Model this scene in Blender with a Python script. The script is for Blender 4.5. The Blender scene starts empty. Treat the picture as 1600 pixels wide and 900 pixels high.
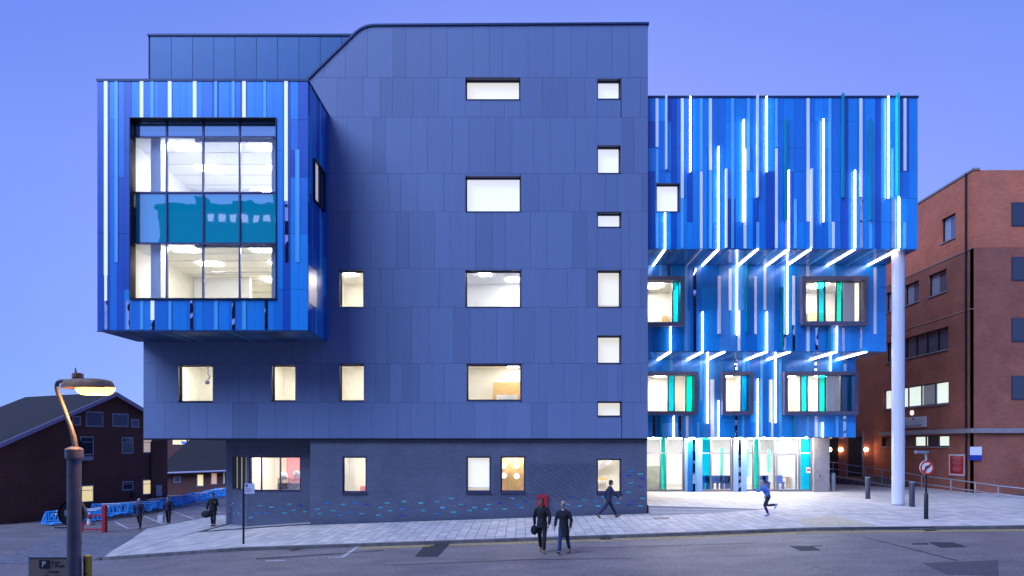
import bpy, bmesh, math, random
from mathutils import Vector, Matrix
R = random.Random(7)
SC = bpy.context.scene
COL = SC.collection
# ------------------------------------------------------------------ camera
D, F, CX, CY, H = 30.16, 965.0, 817.0, 697.0, 3.28
cam = bpy.data.cameras.new('camera'); camo = bpy.data.objects.new('camera', cam); COL.objects.link(camo)
camo.location = (0, -D, H); camo.rotation_euler = (math.pi/2, 0, 0)
cam.sensor_width = 36; cam.lens = 36*F/1600; cam.shift_x = -(CX-800)/1600; cam.shift_y = (CY-450)/1600
cam.clip_end = 2000; cam.clip_start = .1
SC.camera = camo
# ------------------------------------------------------------------ sky (blue hour)
W = bpy.data.worlds.new('World'); SC.world = W; W.use_nodes = True
wn = W.node_tree.nodes; wl = W.node_tree.links
for n in list(wn): wn.remove(n)
out = wn.new('ShaderNodeOutputWorld'); bg = wn.new('ShaderNodeBackground'); bg.inputs[1].default_value = .94
geo = wn.new('ShaderNodeTexCoord'); sep = wn.new('ShaderNodeSeparateXYZ')
ramp = wn.new('ShaderNodeValToRGB'); el = ramp.color_ramp.elements
el[0].position = 0.0; el[0].color = (.42, .56, .93, 1)
el[1].position = 1.0; el[1].color = (.06, .14, .62, 1)
for p, c in ((.12, (.38, .47, .88, 1)), (.35, (.30, .37, .84, 1)), (.60, (.16, .24, .74, 1))):
    e = el.new(p); e.color = c
# the sky is palest roughly straight ahead and deeper to the sides
mapx = wn.new('ShaderNodeMath'); mapx.operation = 'MULTIPLY'; mapx.inputs[1].default_value = 1.0
absx = wn.new('ShaderNodeMath'); absx.operation = 'ABSOLUTE'
addx = wn.new('ShaderNodeMath'); addx.operation = 'SUBTRACT'; addx.inputs[1].default_value = 0.05
mixc = wn.new('ShaderNodeMix'); mixc.data_type = 'RGBA'; mixc.blend_type = 'MULTIPLY'
mr = wn.new('ShaderNodeMapRange'); mr.inputs[1].default_value = .12; mr.inputs[2].default_value = .75
mixc.inputs[7].default_value = (.50, .68, .95, 1)
nz = wn.new('ShaderNodeTexNoise'); nz.inputs['Scale'].default_value = 1.6; nz.inputs['Detail'].default_value = 3
mx2 = wn.new('ShaderNodeMix'); mx2.data_type = 'RGBA'; mx2.blend_type = 'MULTIPLY'; mx2.inputs[0].default_value = .22
wl.new(geo.outputs['Generated'], sep.inputs[0]); wl.new(sep.outputs[2], ramp.inputs[0])
wl.new(sep.outputs[0], addx.inputs[0]); wl.new(addx.outputs[0], absx.inputs[0]); wl.new(absx.outputs[0], mr.inputs[0])
wl.new(mr.outputs[0], mixc.inputs[0]); wl.new(ramp.outputs[0], mixc.inputs[6])
wl.new(geo.outputs['Generated'], nz.inputs[0]); wl.new(mixc.outputs[2], mx2.inputs[6]); wl.new(nz.outputs[0], mx2.inputs[7])
wl.new(mx2.outputs[2], bg.inputs[0]); wl.new(bg.outputs[0], out.inputs[0])
# faint broad afterglow from the street side
sun = bpy.data.lights.new('sun', 'SUN'); sun.energy = 3.0; sun.angle = math.radians(44); sun.color = (.48, .64, 1)
suno = bpy.data.objects.new('sun', sun); COL.objects.link(suno); suno.rotation_euler = (math.radians(44), 0, math.radians(-48))
SC.view_settings.view_transform = 'Standard'; SC.view_settings.look = 'None'; SC.view_settings.gamma = 1
SC.view_settings.exposure = 0.56
SC.render.engine = 'CYCLES'; SC.cycles.use_denoising = True; SC.cycles.max_bounces = 7
SC.cycles.sample_clamp_indirect = 6; SC.cycles.caustics_reflective = False; SC.cycles.caustics_refractive = False
# ------------------------------------------------------------------ helpers
def X(px, y): return (px-CX)*(y+D)/F
def Z(py, y): return H-(py-CY)*(y+D)/F
def lin(c): return tuple(((v/255)/12.92 if v/255 <= .04045 else ((v/255+.055)/1.055)**2.4) for v in c)
MATS = {}
def mat(name, col, rough=.6, metal=0, var=0, vscale=3, bump=0, bscale=40, emit=None, es=0, spec=.5, coat=0, objvar=0, detail=3, streak=0):
    if name in MATS: return MATS[name]
    m = bpy.data.materials.new(name); m.use_nodes = True; nt = m.node_tree; n = nt.nodes; l = nt.links
    b = n['Principled BSDF']
    b.inputs['Base Color'].default_value = (*col, 1); b.inputs['Roughness'].default_value = rough
    b.inputs['Metallic'].default_value = metal; b.inputs['Specular IOR Level'].default_value = spec
    if coat: b.inputs['Coat Weight'].default_value = coat; b.inputs['Coat Roughness'].default_value = .06
    if emit: b.inputs['Emission Color'].default_value = (*emit, 1); b.inputs['Emission Strength'].default_value = es
    tc = None
    if var or bump or objvar:
        tc = n.new('ShaderNodeNewGeometry')
    src = None
    if var:
        t = n.new('ShaderNodeTexNoise'); t.inputs['Scale'].default_value = vscale; t.inputs['Detail'].default_value = detail+3
        l.new(tc.outputs['Position'], t.inputs['Vector'])
        r = n.new('ShaderNodeValToRGB'); r.color_ramp.elements[0].position = .3; r.color_ramp.elements[1].position = .72
        r.color_ramp.elements[0].color = (*[c*(1-var) for c in col], 1); r.color_ramp.elements[1].color = (*[min(1, c*(1+var)) for c in col], 1)
        l.new(t.outputs[0], r.inputs[0]); src = r.outputs[0]
        l.new(src, b.inputs['Base Color'])
    if streak:
        mp_ = n.new('ShaderNodeMapping'); mp_.inputs['Scale'].default_value = (5, 5, .22); l.new(tc.outputs['Position'], mp_.inputs[0])
        ts = n.new('ShaderNodeTexNoise'); ts.inputs['Scale'].default_value = 1; ts.inputs['Detail'].default_value = 6; l.new(mp_.outputs[0], ts.inputs[0])
        ms = n.new('ShaderNodeMapRange'); ms.inputs[1].default_value = .3; ms.inputs[2].default_value = .7; ms.inputs[3].default_value = 1-streak; ms.inputs[4].default_value = 1+streak
        l.new(ts.outputs[0], ms.inputs[0]); h2 = n.new('ShaderNodeHueSaturation'); l.new(ms.outputs[0], h2.inputs['Value']); l.new(src, h2.inputs['Color']); src = h2.outputs[0]; l.new(src, b.inputs['Base Color'])
    if objvar:
        oi = n.new('ShaderNodeObjectInfo'); hs = n.new('ShaderNodeHueSaturation')
        mp = n.new('ShaderNodeMapRange'); mp.inputs[3].default_value = 1-objvar; mp.inputs[4].default_value = 1+objvar
        l.new(oi.outputs['Random'], mp.inputs[0]); l.new(mp.outputs[0], hs.inputs['Value'])
        if src: l.new(src, hs.inputs['Color'])
        else: hs.inputs['Color'].default_value = (*col, 1)
        l.new(hs.outputs[0], b.inputs['Base Color'])
    if bump:
        t2 = n.new('ShaderNodeTexNoise'); t2.inputs['Scale'].default_value = bscale; t2.inputs['Detail'].default_value = 5
        l.new(tc.outputs['Position'], t2.inputs['Vector'])
        bp = n.new('ShaderNodeBump'); bp.inputs['Strength'].default_value = bump; bp.inputs['Distance'].default_value = .01
        l.new(t2.outputs[0], bp.inputs['Height']); l.new(bp.outputs[0], b.inputs['Normal'])
    MATS[name] = m
    return m
def brick_mat(name, c1, c2, mortar, rough=.8, var=.2, zt=None, c3=None):
    m = bpy.data.materials.new(name); m.use_nodes = True; nt = m.node_tree; n = nt.nodes; l = nt.links
    b = n['Principled BSDF']; b.inputs['Roughness'].default_value = rough
    g = n.new('ShaderNodeNewGeometry'); s = n.new('ShaderNodeSeparateXYZ'); a = n.new('ShaderNodeMath'); cb = n.new('ShaderNodeCombineXYZ')
    l.new(g.outputs['Position'], s.inputs[0]); l.new(s.outputs[0], a.inputs[0]); l.new(s.outputs[1], a.inputs[1])
    l.new(a.outputs[0], cb.inputs[0]); l.new(s.outputs[2], cb.inputs[1])
    t = n.new('ShaderNodeTexBrick'); t.inputs['Scale'].default_value = 1; t.inputs['Brick Width'].default_value = .225
    t.inputs['Row Height'].default_value = .075; t.inputs['Mortar Size'].default_value = .009; t.inputs['Bias'].default_value = -.1
    t.inputs['Color1'].default_value = (*c1, 1); t.inputs['Color2'].default_value = (*c2, 1); t.inputs['Mortar'].default_value = (*mortar, 1)
    l.new(cb.outputs[0], t.inputs[0])
    no = n.new('ShaderNodeTexNoise'); no.inputs['Scale'].default_value = .7; no.inputs['Detail'].default_value = 6
    l.new(g.outputs['Position'], no.inputs[0])
    mr_ = n.new('ShaderNodeMapRange'); mr_.inputs[1].default_value = .3; mr_.inputs[2].default_value = .7; mr_.inputs[3].default_value = 1-var; mr_.inputs[4].default_value = 1+var
    l.new(no.outputs[0], mr_.inputs[0])
    hs = n.new('ShaderNodeHueSaturation'); l.new(mr_.outputs[0], hs.inputs['Value']); l.new(t.outputs[0], hs.inputs['Color'])
    l.new(hs.outputs[0], b.inputs['Base Color'])
    bp = n.new('ShaderNodeBump'); bp.inputs['Strength'].default_value = .5; bp.inputs['Distance'].default_value = .008; bp.invert = True
    l.new(t.outputs['Fac'], bp.inputs['Height']); l.new(bp.outputs[0], b.inputs['Normal'])
    return m
def glass_mat(name, tint=(1, 1, 1), refl=.06, rcol=(1, 1, 1), trans=1.0, body=None):
    m = bpy.data.materials.new(name); m.use_nodes = True; nt = m.node_tree; n = nt.nodes; l = nt.links
    for x in list(n): n.remove(x)
    o = n.new('ShaderNodeOutputMaterial'); tr = n.new('ShaderNodeBsdfTransparent'); tr.inputs[0].default_value = (*tint, 1)
    gl = n.new('ShaderNodeBsdfGlossy'); gl.inputs[0].default_value = (*rcol, 1); gl.inputs['Roughness'].default_value = .015
    lw = n.new('ShaderNodeLayerWeight'); lw.inputs[0].default_value = .5; fr = n.new('ShaderNodeMath'); fr.operation = 'POWER'; fr.inputs[1].default_value = 4; l.new(lw.outputs['Facing'], fr.inputs[0])
    ad = n.new('ShaderNodeMath'); ad.operation = 'ADD'; ad.inputs[1].default_value = refl; ad.use_clamp = True
    l.new(fr.outputs[0], ad.inputs[0]); mx = n.new('ShaderNodeMixShader'); l.new(ad.outputs[0], mx.inputs[0])
    base = tr
    if body:
        df = n.new('ShaderNodeBsdfDiffuse'); df.inputs[0].default_value = (*body, 1); mm = n.new('ShaderNodeMixShader'); mm.inputs[0].default_value = 1-trans
        l.new(tr.outputs[0], mm.inputs[1]); l.new(df.outputs[0], mm.inputs[2]); base = mm
    l.new(base.outputs[0], mx.inputs[1]); l.new(gl.outputs[0], mx.inputs[2]); l.new(mx.outputs[0], o.inputs[0])
    # slight pillowing of the panes so reflections are not mirror-flat
    no = n.new('ShaderNodeTexNoise'); no.inputs['Scale'].default_value = .9; g = n.new('ShaderNodeNewGeometry'); l.new(g.outputs['Position'], no.inputs[0])
    bp = n.new('ShaderNodeBump'); bp.inputs['Strength'].default_value = .12; bp.inputs['Distance'].default_value = .02; l.new(no.outputs[0], bp.inputs['Height']); l.new(bp.outputs[0], gl.inputs['Normal'])
    return m
class MB:
    def __init__(s): s.v = []; s.f = []
    def poly(s, pts):
        i = len(s.v); s.v += [tuple(p) for p in pts]; s.f.append(tuple(range(i, i+len(pts)))); return s
    def box(s, x0, x1, y0, y1, z0, z1):
        i = len(s.v)
        s.v += [(x0, y0, z0), (x1, y0, z0), (x1, y1, z0), (x0, y1, z0), (x0, y0, z1), (x1, y0, z1), (x1, y1, z1), (x0, y1, z1)]
        s.f += [tuple(i+k for k in q) for q in ((0, 3, 2, 1), (4, 5, 6, 7), (0, 1, 5, 4), (1, 2, 6, 5), (2, 3, 7, 6), (3, 0, 4, 7))]
        return s
    def obox(s, c, ax, ay, az):   # oriented box: centre and three half-axis vectors
        c, ax, ay, az = map(Vector, (c, ax, ay, az)); i = len(s.v)
        for k in (-1, 1):
            for a, b in ((-1, -1), (1, -1), (1, 1), (-1, 1)): s.v.append(tuple(c+ax*a+ay*b+az*k))
        s.f += [tuple(i+k for k in q) for q in ((0, 3, 2, 1), (4, 5, 6, 7), (0, 1, 5, 4), (1, 2, 6, 5), (2, 3, 7, 6), (3, 0, 4, 7))]
        return s
    def prism(s, pts, y0, y1):    # xz polygon, extruded along y
        i = len(s.v); n = len(pts)
        s.v += [(p[0], y0, p[1]) for p in pts]+[(p[0], y1, p[1]) for p in pts]
        s.f.append(tuple(i+k for k in range(n))); s.f.append(tuple(i+n+k for k in reversed(range(n))))
        for k in range(n): s.f.append((i+k, i+n+k, i+n+(k+1) % n, i+(k+1) % n))
        return s
    def tube(s, pts, r, n=10, cap=True):
        pts = [Vector(p) for p in pts]; rs = r if isinstance(r, (list, tuple)) else [r]*len(pts)
        i0 = len(s.v); up = None
        for k, p in enumerate(pts):
            t = (pts[min(k+1, len(pts)-1)]-pts[max(k-1, 0)])
            if t.length < 1e-6: t = Vector((0, 0, 1))
            t.normalize()
            if up is None: up = t.orthogonal().normalized()
            up = (up-t*up.dot(t)); up = up.normalized() if up.length > 1e-5 else t.orthogonal().normalized()
            b = t.cross(up)
            for a in range(n):
                an = 2*math.pi*a/n; s.v.append(tuple(p+(up*math.cos(an)+b*math.sin(an))*rs[k]))
        for k in range(len(pts)-1):
            for a in range(n):
                q = i0+k*n; s.f.append((q+a, q+(a+1) % n, q+n+(a+1) % n, q+n+a))
        if cap:
            s.f.append(tuple(i0+a for a in reversed(range(n)))); s.f.append(tuple(i0+(len(pts)-1)*n+a for a in range(n)))
        return s
    def lathe(s, c, prof, n=24):  # prof: (r, z)
        i0 = len(s.v)
        for r, z in prof:
            for a in range(n):
                an = 2*math.pi*a/n; s.v.append((c[0]+r*math.cos(an), c[1]+r*math.sin(an), c[2]+z))
        for k in range(len(prof)-1):
            for a in range(n):
                q = i0+k*n; s.f.append((q+a, q+(a+1) % n, q+n+(a+1) % n, q+n+a))
        s.f.append(tuple(i0+a for a in reversed(range(n)))); s.f.append(tuple(i0+(len(prof)-1)*n+a for a in range(n)))
        return s
    def sph(s, c, r, n=10, m=7, sc=(1, 1, 1)):
        prof = [(max(.001, r*math.sin(math.pi*k/m))*1, -r*math.cos(math.pi*k/m)) for k in range(m+1)]
        i0 = len(s.v); s.lathe((0, 0, 0), prof, n)
        for k in range(i0, len(s.v)):
            v = s.v[k]; s.v[k] = (v[0]*sc[0]+c[0], v[1]*sc[1]+c[1], v[2]*sc[2]+c[2])
        return s
    def build(s, name, m, parent=None, smooth=False, off=None, bevel=0):
        me = bpy.data.meshes.new(name)
        vs = s.v if off is None else [(a-off[0], b-off[1], c-off[2]) for a, b, c in s.v]
        me.from_pydata(vs, [], s.f); me.materials.append(m)
        bm = bmesh.new(); bm.from_mesh(me); bmesh.ops.recalc_face_normals(bm, faces=bm.faces)
        if bevel: bmesh.ops.bevel(bm, geom=bm.edges[:], offset=bevel, segments=1, affect='EDGES')
        bm.to_mesh(me); bm.free()
        if smooth:
            me.shade_smooth(); 
            try: me.set_sharp_from_angle(angle=math.radians(40))
            except Exception: pass
        o = bpy.data.objects.new(name, me); COL.objects.link(o)
        if parent is not None: o.parent = parent
        return o
def tag(o, label=None, cat=None, group=None, kind=None):
    if label: o['label'] = label
    if cat: o['category'] = cat
    if group: o['group'] = group
    if kind: o['kind'] = kind
    return o
def empty(name, loc, rz=0, label=None, cat=None, group=None, parent=None):
    o = bpy.data.objects.new(name, None); COL.objects.link(o); o.location = loc; o.rotation_euler = (0, 0, rz); o.empty_display_size = .2
    if parent is not None: o.parent = parent
    return tag(o, label, cat, group)
def copy_tree(o, parent=None):
    c = o.copy(); COL.objects.link(c); c.parent = parent
    for ch in list(o.children): copy_tree(ch, c)
    return c
def sub_rects(rects, holes):
    for h in holes:
        nr = []
        for r in rects:
            x0, x1, z0, z1 = r; a, b, c, d = h
            if a >= x1-1e-4 or b <= x0+1e-4 or c >= z1-1e-4 or d <= z0+1e-4: nr.append(r); continue
            if a > x0: nr.append((x0, a, z0, z1))
            if b < x1: nr.append((b, x1, z0, z1))
            xa, xb = max(a, x0), min(b, x1)
            if c > z0: nr.append((xa, xb, z0, c))
            if d < z1: nr.append((xa, xb, d, z1))
        rects = nr
    return rects
def clip_poly(pts, clip):     # both convex, clip counter-clockwise
    o = pts
    for i in range(len(clip)):
        a, b = clip[i], clip[(i+1) % len(clip)]; inp = o; o = []
        if not inp: break
        def ins(p): return (b[0]-a[0])*(p[1]-a[1])-(b[1]-a[1])*(p[0]-a[0]) >= -1e-9
        def cut(p, q):
            d1 = (b[0]-a[0])*(p[1]-a[1])-(b[1]-a[1])*(p[0]-a[0]); d2 = (b[0]-a[0])*(q[1]-a[1])-(b[1]-a[1])*(q[0]-a[0])
            t = d1/(d1-d2); return (p[0]+t*(q[0]-p[0]), p[1]+t*(q[1]-p[1]))
        for k in range(len(inp)):
            p, q = inp[k-1], inp[k]
            if ins(q):
                if not ins(p): o.append(cut(p, q))
                o.append(q)
            elif ins(p): o.append(cut(p, q))
    return o
def area(p): return abs(sum(p[i-1][0]*p[i][1]-p[i][0]*p[i-1][1] for i in range(len(p))))/2
def text(body, size, loc, rot, m, name='lettering', parent=None, align='CENTER', ext=.003, sx=1):
    cu = bpy.data.curves.new(name, 'FONT'); cu.body = body; cu.size = size; cu.align_x = align; cu.align_y = 'CENTER'; cu.extrude = ext
    t = bpy.data.objects.new('tmp', cu); COL.objects.link(t)
    dg = bpy.context.evaluated_depsgraph_get(); me = bpy.data.meshes.new_from_object(t.evaluated_get(dg))
    bpy.data.objects.remove(t); me.materials.clear(); me.materials.append(m); me.name = name
    o = bpy.data.objects.new(name, me); COL.objects.link(o); o.location = loc; o.rotation_euler = rot; o.scale = (sx, 1, 1)
    if parent is not None: o.parent = parent
    return o
# ------------------------------------------------------------------ materials
m_grey = [mat('grey_panel_%d' % i, c, .50, .0, var=.12, vscale=14, bump=.2, bscale=70, detail=5, spec=.5, streak=.035, objvar=.03) for i, c in
          enumerate([(.145, .200, .360), (.139, .192, .346), (.151, .209, .374), (.127, .176, .32)])]
m_black = mat('black_metal', (.012, .014, .022), .4, .2)
m_cavity = mat('dark_cavity', (.01, .013, .03), .8)
m_coping = mat('coping_blue', (.012, .035, .11), .45, .3, var=.1)
m_teal = mat('teal_panel', (.02, .10, .26), .35, .2, var=.06, vscale=2, objvar=.05)
m_blues = [mat('blue_%s' % k, c, .30, .1, var=.06, vscale=1.2, spec=.6, coat=.15, streak=.03) for k, c in
           (('bright', (.006, .26, .74)), ('mid', (.005, .19, .65)), ('dark', (.003, .085, .45)), ('pure', (.010, .29, .80)), ('sky', (.06, .30, .72)))]
m_cyan = mat('cyan_strip', (.12, .48, .82), .3, .1, coat=.3)
m_white = mat('white_strip', (.88, .90, .96), .3, 0, coat=.3)
m_whiteglow = mat('glowing_white_strip', (.88, .9, .96), .4, emit=(.80, .86, 1), es=.30)  # weak glow added so the box's pale strips read white
m_tealfin = mat('teal_fin', (.0, .26, .38), .25, .1, coat=.4)
m_tealb = mat('teal_bright_fin', (.02, .55, .55), .25, .1, coat=.4)
def mirror_mat():
    m = mat('mirror_steel', (.62, .66, .75), .08, 1.0); n = m.node_tree.nodes; l = m.node_tree.links
    g = n.new('ShaderNodeNewGeometry'); t = n.new('ShaderNodeTexNoise'); t.inputs['Scale'].default_value = 1.6; t.inputs['Detail'].default_value = 1
    l.new(g.outputs['Position'], t.inputs[0]); b = n.new('ShaderNodeBump'); b.inputs['Strength'].default_value = 1; b.inputs['Distance'].default_value = .10
    l.new(t.outputs[0], b.inputs['Height']); l.new(b.outputs[0], n['Principled BSDF'].inputs['Normal']); return m
m_mirror = mirror_mat()
m_lilac = mat('brushed_steel_panel', (.60, .58, .72), .34, .7)
m_led = mat('led_light', (.9, .9, .9), .5, emit=(1, .84, .93), es=11)
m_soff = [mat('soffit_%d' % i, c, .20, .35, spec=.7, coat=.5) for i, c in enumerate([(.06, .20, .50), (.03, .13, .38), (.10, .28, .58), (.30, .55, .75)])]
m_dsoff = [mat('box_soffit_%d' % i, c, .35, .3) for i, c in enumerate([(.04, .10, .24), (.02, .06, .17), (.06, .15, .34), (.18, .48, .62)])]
m_frame = mat('window_frame', (.05, .055, .11), .45, .2)
m_purple = mat('surround_grey', (.11, .115, .20), .5, .1, var=.06)
m_glass = glass_mat('clear_glass', (.97, .98, 1), .05)
m_glass_big = glass_mat('clear_glass_large', (.96, .98, 1), .07, (.75, .85, 1))
m_spandrel = glass_mat('spandrel_glass', (0, 0, 0), .42, (.90, .84, 1), 0, (.0, .52, .66))
m_spandrel_top = glass_mat('spandrel_glass_top', (0, 0, 0), .62, (.75, .98, 1), 0, (.05, .30, .58))
m_gcyan = glass_mat('cyan_glass', (.05, .72, .90), .05)
m_gteal = glass_mat('teal_glass', (.02, .85, .78), .05)
m_gblue = glass_mat('deep_cyan_glass', (.02, .32, .60), .06)
m_ceilb = mat('bay_ceiling_light', (.9, .9, .9), .5, emit=(1, .95, .88), es=48)
m_ceill = mat('lobby_ceiling_light', (.9, .9, .9), .5, emit=(1, .94, .80), es=17)
m_room = mat('room_wall_white', (.86, .87, .90), .7, var=.03)
m_roomw = mat('room_wall_cream', (.88, .85, .77), .7, var=.03)
m_rooms = mat('room_wall_pink', (.80, .30, .34), .7)
m_wood = mat('pale_timber', (.62, .40, .17), .5, var=.12, vscale=6)
m_ceil = mat('ceiling_light', (.9, .9, .9), .5, emit=(1, .96, .88), es=22)
m_blind = mat('lit_blind', (.8, .78, .7), .7, emit=(1, .94, .80), es=.58)
m_blindc = mat('lit_blind_cool', (.8, .8, .8), .7, emit=(.93, .94, 1), es=.60)
m_roomsheet = mat('lit_room_sheet', (.7, .66, .58), .8, emit=(1, .88, .70), es=.34)
m_blindg = mat('grey_blind', (.30, .32, .38), .7, emit=(.8, .85, 1), es=.10)
m_dkwin = mat('dark_window', (.03, .04, .07), .1, 0, spec=.8)
m_conc = mat('concrete', (.30, .28, .30), .7, var=.1, vscale=4, bump=.3, bscale=30)
m_steel = mat('grey_rail', (.34, .36, .44), .4, .5)
m_col = mat('white_column_paint', (.66, .67, .74), .35, .1, var=.03, vscale=1)
m_bluebrick = brick_mat('blue_brick', (.10, .115, .185), (.075, .088, .15), (.13, .14, .19), .6, .14)
m_redbrick = brick_mat('red_brick', (.46, .115, .06), (.34, .085, .048), (.22, .16, .14), .85, .16)
m_redbrick2 = brick_mat('brighter_red_brick', (.78, .19, .08), (.64, .14, .06), (.28, .19, .16), .85, .12)
m_dkbrick = brick_mat('brown_brick', (.19, .065, .05), (.14, .048, .04), (.07, .05, .05), .85, .2)
m_slab = [mat('slab_%d' % i, c, .7, var=.09, vscale=2.2, bump=.25, bscale=60) for i, c in enumerate([(.53, .46, .42), (.45, .395, .37), (.60, .52, .47)])]
m_joint = mat('paving_joint', (.07, .065, .08), .9)
m_kerb = mat('kerb_granite', (.15, .135, .14), .75, var=.25, vscale=5, bump=.3, bscale=50, objvar=.15)
m_yellow = mat('worn_yellow_paint', (.55, .38, .10), .8, var=.35, vscale=6)
m_wpaint = mat('worn_white_paint', (.42, .42, .44), .7, var=.35, vscale=5)
m_patch = mat('dark_asphalt_patch', (.028, .028, .036), .85, var=.2, vscale=14, bump=.5, bscale=60)
def road_mat():
    m = bpy.data.materials.new('asphalt'); m.use_nodes = True; n = m.node_tree.nodes; l = m.node_tree.links; b = n['Principled BSDF']
    g = n.new('ShaderNodeNewGeometry'); mp = n.new('ShaderNodeMapping'); mp.inputs['Scale'].default_value = (.45, .9, 1); l.new(g.outputs['Position'], mp.inputs[0])
    t = n.new('ShaderNodeTexNoise'); t.inputs['Scale'].default_value = 1.2; t.inputs['Detail'].default_value = 9; t.inputs['Roughness'].default_value = .62; l.new(mp.outputs[0], t.inputs[0])
    r = n.new('ShaderNodeValToRGB'); r.color_ramp.elements[0].position = .33; r.color_ramp.elements[1].position = .68
    r.color_ramp.elements[0].color = (.145, .118, .118, 1); r.color_ramp.elements[1].color = (.235, .19, .185, 1); l.new(t.outputs[0], r.inputs[0])
    t3 = n.new('ShaderNodeTexNoise'); t3.inputs['Scale'].default_value = 14; t3.inputs['Detail'].default_value = 4; l.new(g.outputs['Position'], t3.inputs[0])
    mx = n.new('ShaderNodeMix'); mx.data_type = 'RGBA'; mx.blend_type = 'OVERLAY'; mx.inputs[0].default_value = .75; l.new(r.outputs[0], mx.inputs[6]); l.new(t3.outputs[0], mx.inputs[7])
    l.new(mx.outputs[2], b.inputs['Base Color']); b.inputs['Roughness'].default_value = .62; b.inputs['Specular IOR Level'].default_value = .35
    t2 = n.new('ShaderNodeTexNoise'); t2.inputs['Scale'].default_value = 45; l.new(g.outputs['Position'], t2.inputs[0])
    bp = n.new('ShaderNodeBump'); bp.inputs['Strength'].default_value = .45; bp.inputs['Distance'].default_value = .01; l.new(t2.outputs[0], bp.inputs['Height']); l.new(bp.outputs[0], b.inputs['Normal'])
    return m
m_road = road_mat()
# ------------------------------------------------------------------ ground levels
def gx(x):
    x = max(-18.5, min(60, x))
    if x < -11: return -.581+.07*(x+11)
    if x < 6: return -.207+.034*x
    if x < 11.3: return -.003+.0383*(x-6)
    if x < 19: return .2+.009*(x-11.3)
    return .27+.02*(x-19)
KY = -6.1
def pv(x, y): return gx(x)+.016*max(KY, min(0, y))
def rd(x, y): return gx(x)-.098-.12-.012*max(0, -y+KY if y < KY else 0)*.6
def sd(x, y): return gx(x)-.20
XS = [-120, -60, -40, -30, -25, -22, -18.5, -16, -13, -11, -8, -5, -2, 1, 4, 6, 8, 9.5, 11.3, 14, 17, 19, 22, 26, 32, 40, 60, 120]
def sheet(name, x0, x1, ys, zf, m, off=0, parent=None, kind='structure'):
    xs = sorted(set([x0, x1]+[x for x in XS if x0 < x < x1])); b = MB(); nx = len(xs)
    for y in ys:
        for x in xs: b.v.append((x, y, zf(x, y)+off))
    for j in range(len(ys)-1):
        for i in range(nx-1): q = j*nx+i; b.f.append((q, q+1, q+nx+1, q+nx))
    o = b.build(name, m, parent)
    if parent is None: tag(o, kind=kind)
    return o
def base_z(x, y): return rd(x, y)-.06 if y < -17 else gx(x)-.30
m_ground = mat('ground_asphalt', (.06, .058, .066), .9, var=.3, vscale=.6, bump=.3, bscale=20)
sheet('ground', -400, 400, [-400, -60, -17, -6.1, 0, 20, 60, 400], lambda x, y: gx(x)-.45, m_ground)
sheet('road', -120, 120, [-17, -14, -11, -8, KY], rd, m_road)
sheet('side_street', -120, -16.0, [KY+.001, 0, 6, 14, 30, 60], lambda x, y: min(sd(x, y), rd(x, y)) if y < -6 else sd(x, y), m_road)
near = sheet('near_pavement', -60, 60, [-45, -30, -17.2], lambda x, y: rd(x, -17)+.12, mat('near_slabs', (.3, .29, .31), .8, var=.15, vscale=1))
# main pavement: slab by slab
PL = [(-16.6, KY), (-20.1, 2.6), (-19.6, 9.0)]
def pave_left(y):
    for (x0, y0), (x1, y1) in zip(PL, PL[1:]):
        if y <= y1: return x0+(x1-x0)*(y-y0)/(y1-y0)
    return PL[-1][0]
pav = MB()
xs = [x for x in XS if -16 <= x <= 60]
for xa, xb in zip(xs, xs[1:]): pav.poly([(xa, KY, pv(xa, KY)-.012), (xb, KY, pv(xb, KY)-.012), (xb, .4, pv(xb, 0)-.012), (xa, .4, pv(xa, 0)-.012)])
ysl = [KY, -3, 0, 2.6, 9]
for ya, yb in zip(ysl, ysl[1:]):
    la, lb = pave_left(ya), pave_left(yb)
    xm = [max(la, lb)+(-16-max(la, lb))*k/3 for k in range(4)]
    A = [(la+(-16-la)*k/3, ya) for k in range(4)]; B = [(lb+(-16-lb)*k/3, yb) for k in range(4)]
    for k in range(3): pav.poly([(p[0], p[1], pv(*p)-.06) for p in (A[k], A[k+1], B[k+1], B[k])])
pav.poly([(x, y, pv(x, y)-.06) for x, y in ((-16, .4), (-6, .4), (-6, 9), (-16, 9))])
pavement = tag(pav.build('pavement', m_joint), kind='structure')
SW, SD_ = .40, .58
slab_me = []
for i in range(3):
    b = MB().box(-SW/2+.009, SW/2-.009, -SD_/2+.006, SD_/2-.006, -.03, 0); o = b.build('paving_slab', m_slab[i], bevel=.004); slab_me.append(o.data); bpy.data.objects.remove(o)
stuff = [MB(), MB(), MB()]
rows = 10; cnt = 0
for r in range(rows+2):
    yc = KY+.16+SD_*(r+.5)
    if yc > 0.1: break
    n = 0; x = -15.9+(r % 2)*.0
    while x < 40:
        xc = x+SW/2+R.uniform(-.003, .003); w = R.choice((0, 0, 1, 2))
        hz = R.uniform(-.002, .003)
        if r < 3 and cnt < 300 and xc < 24.1 and xc > -15.9:
            o = bpy.data.objects.new('paving_slab', slab_me[w]); COL.objects.link(o); o.parent = pavement
            o.location = (xc, yc, pv(xc, yc)+hz); o.rotation_euler = (math.atan(.016), -math.atan((gx(xc+.1)-gx(xc-.1))/.2), 0); cnt += 1
        else:
            a, b_, c, d = xc-SW/2+.009, xc+SW/2-.009, yc-SD_/2+.006, yc+SD_/2-.006
            stuff[w].poly([(p, q, pv(p, q)+hz) for p, q in ((a, c), (b_, c), (b_, d), (a, d))])
        x += SW
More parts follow.
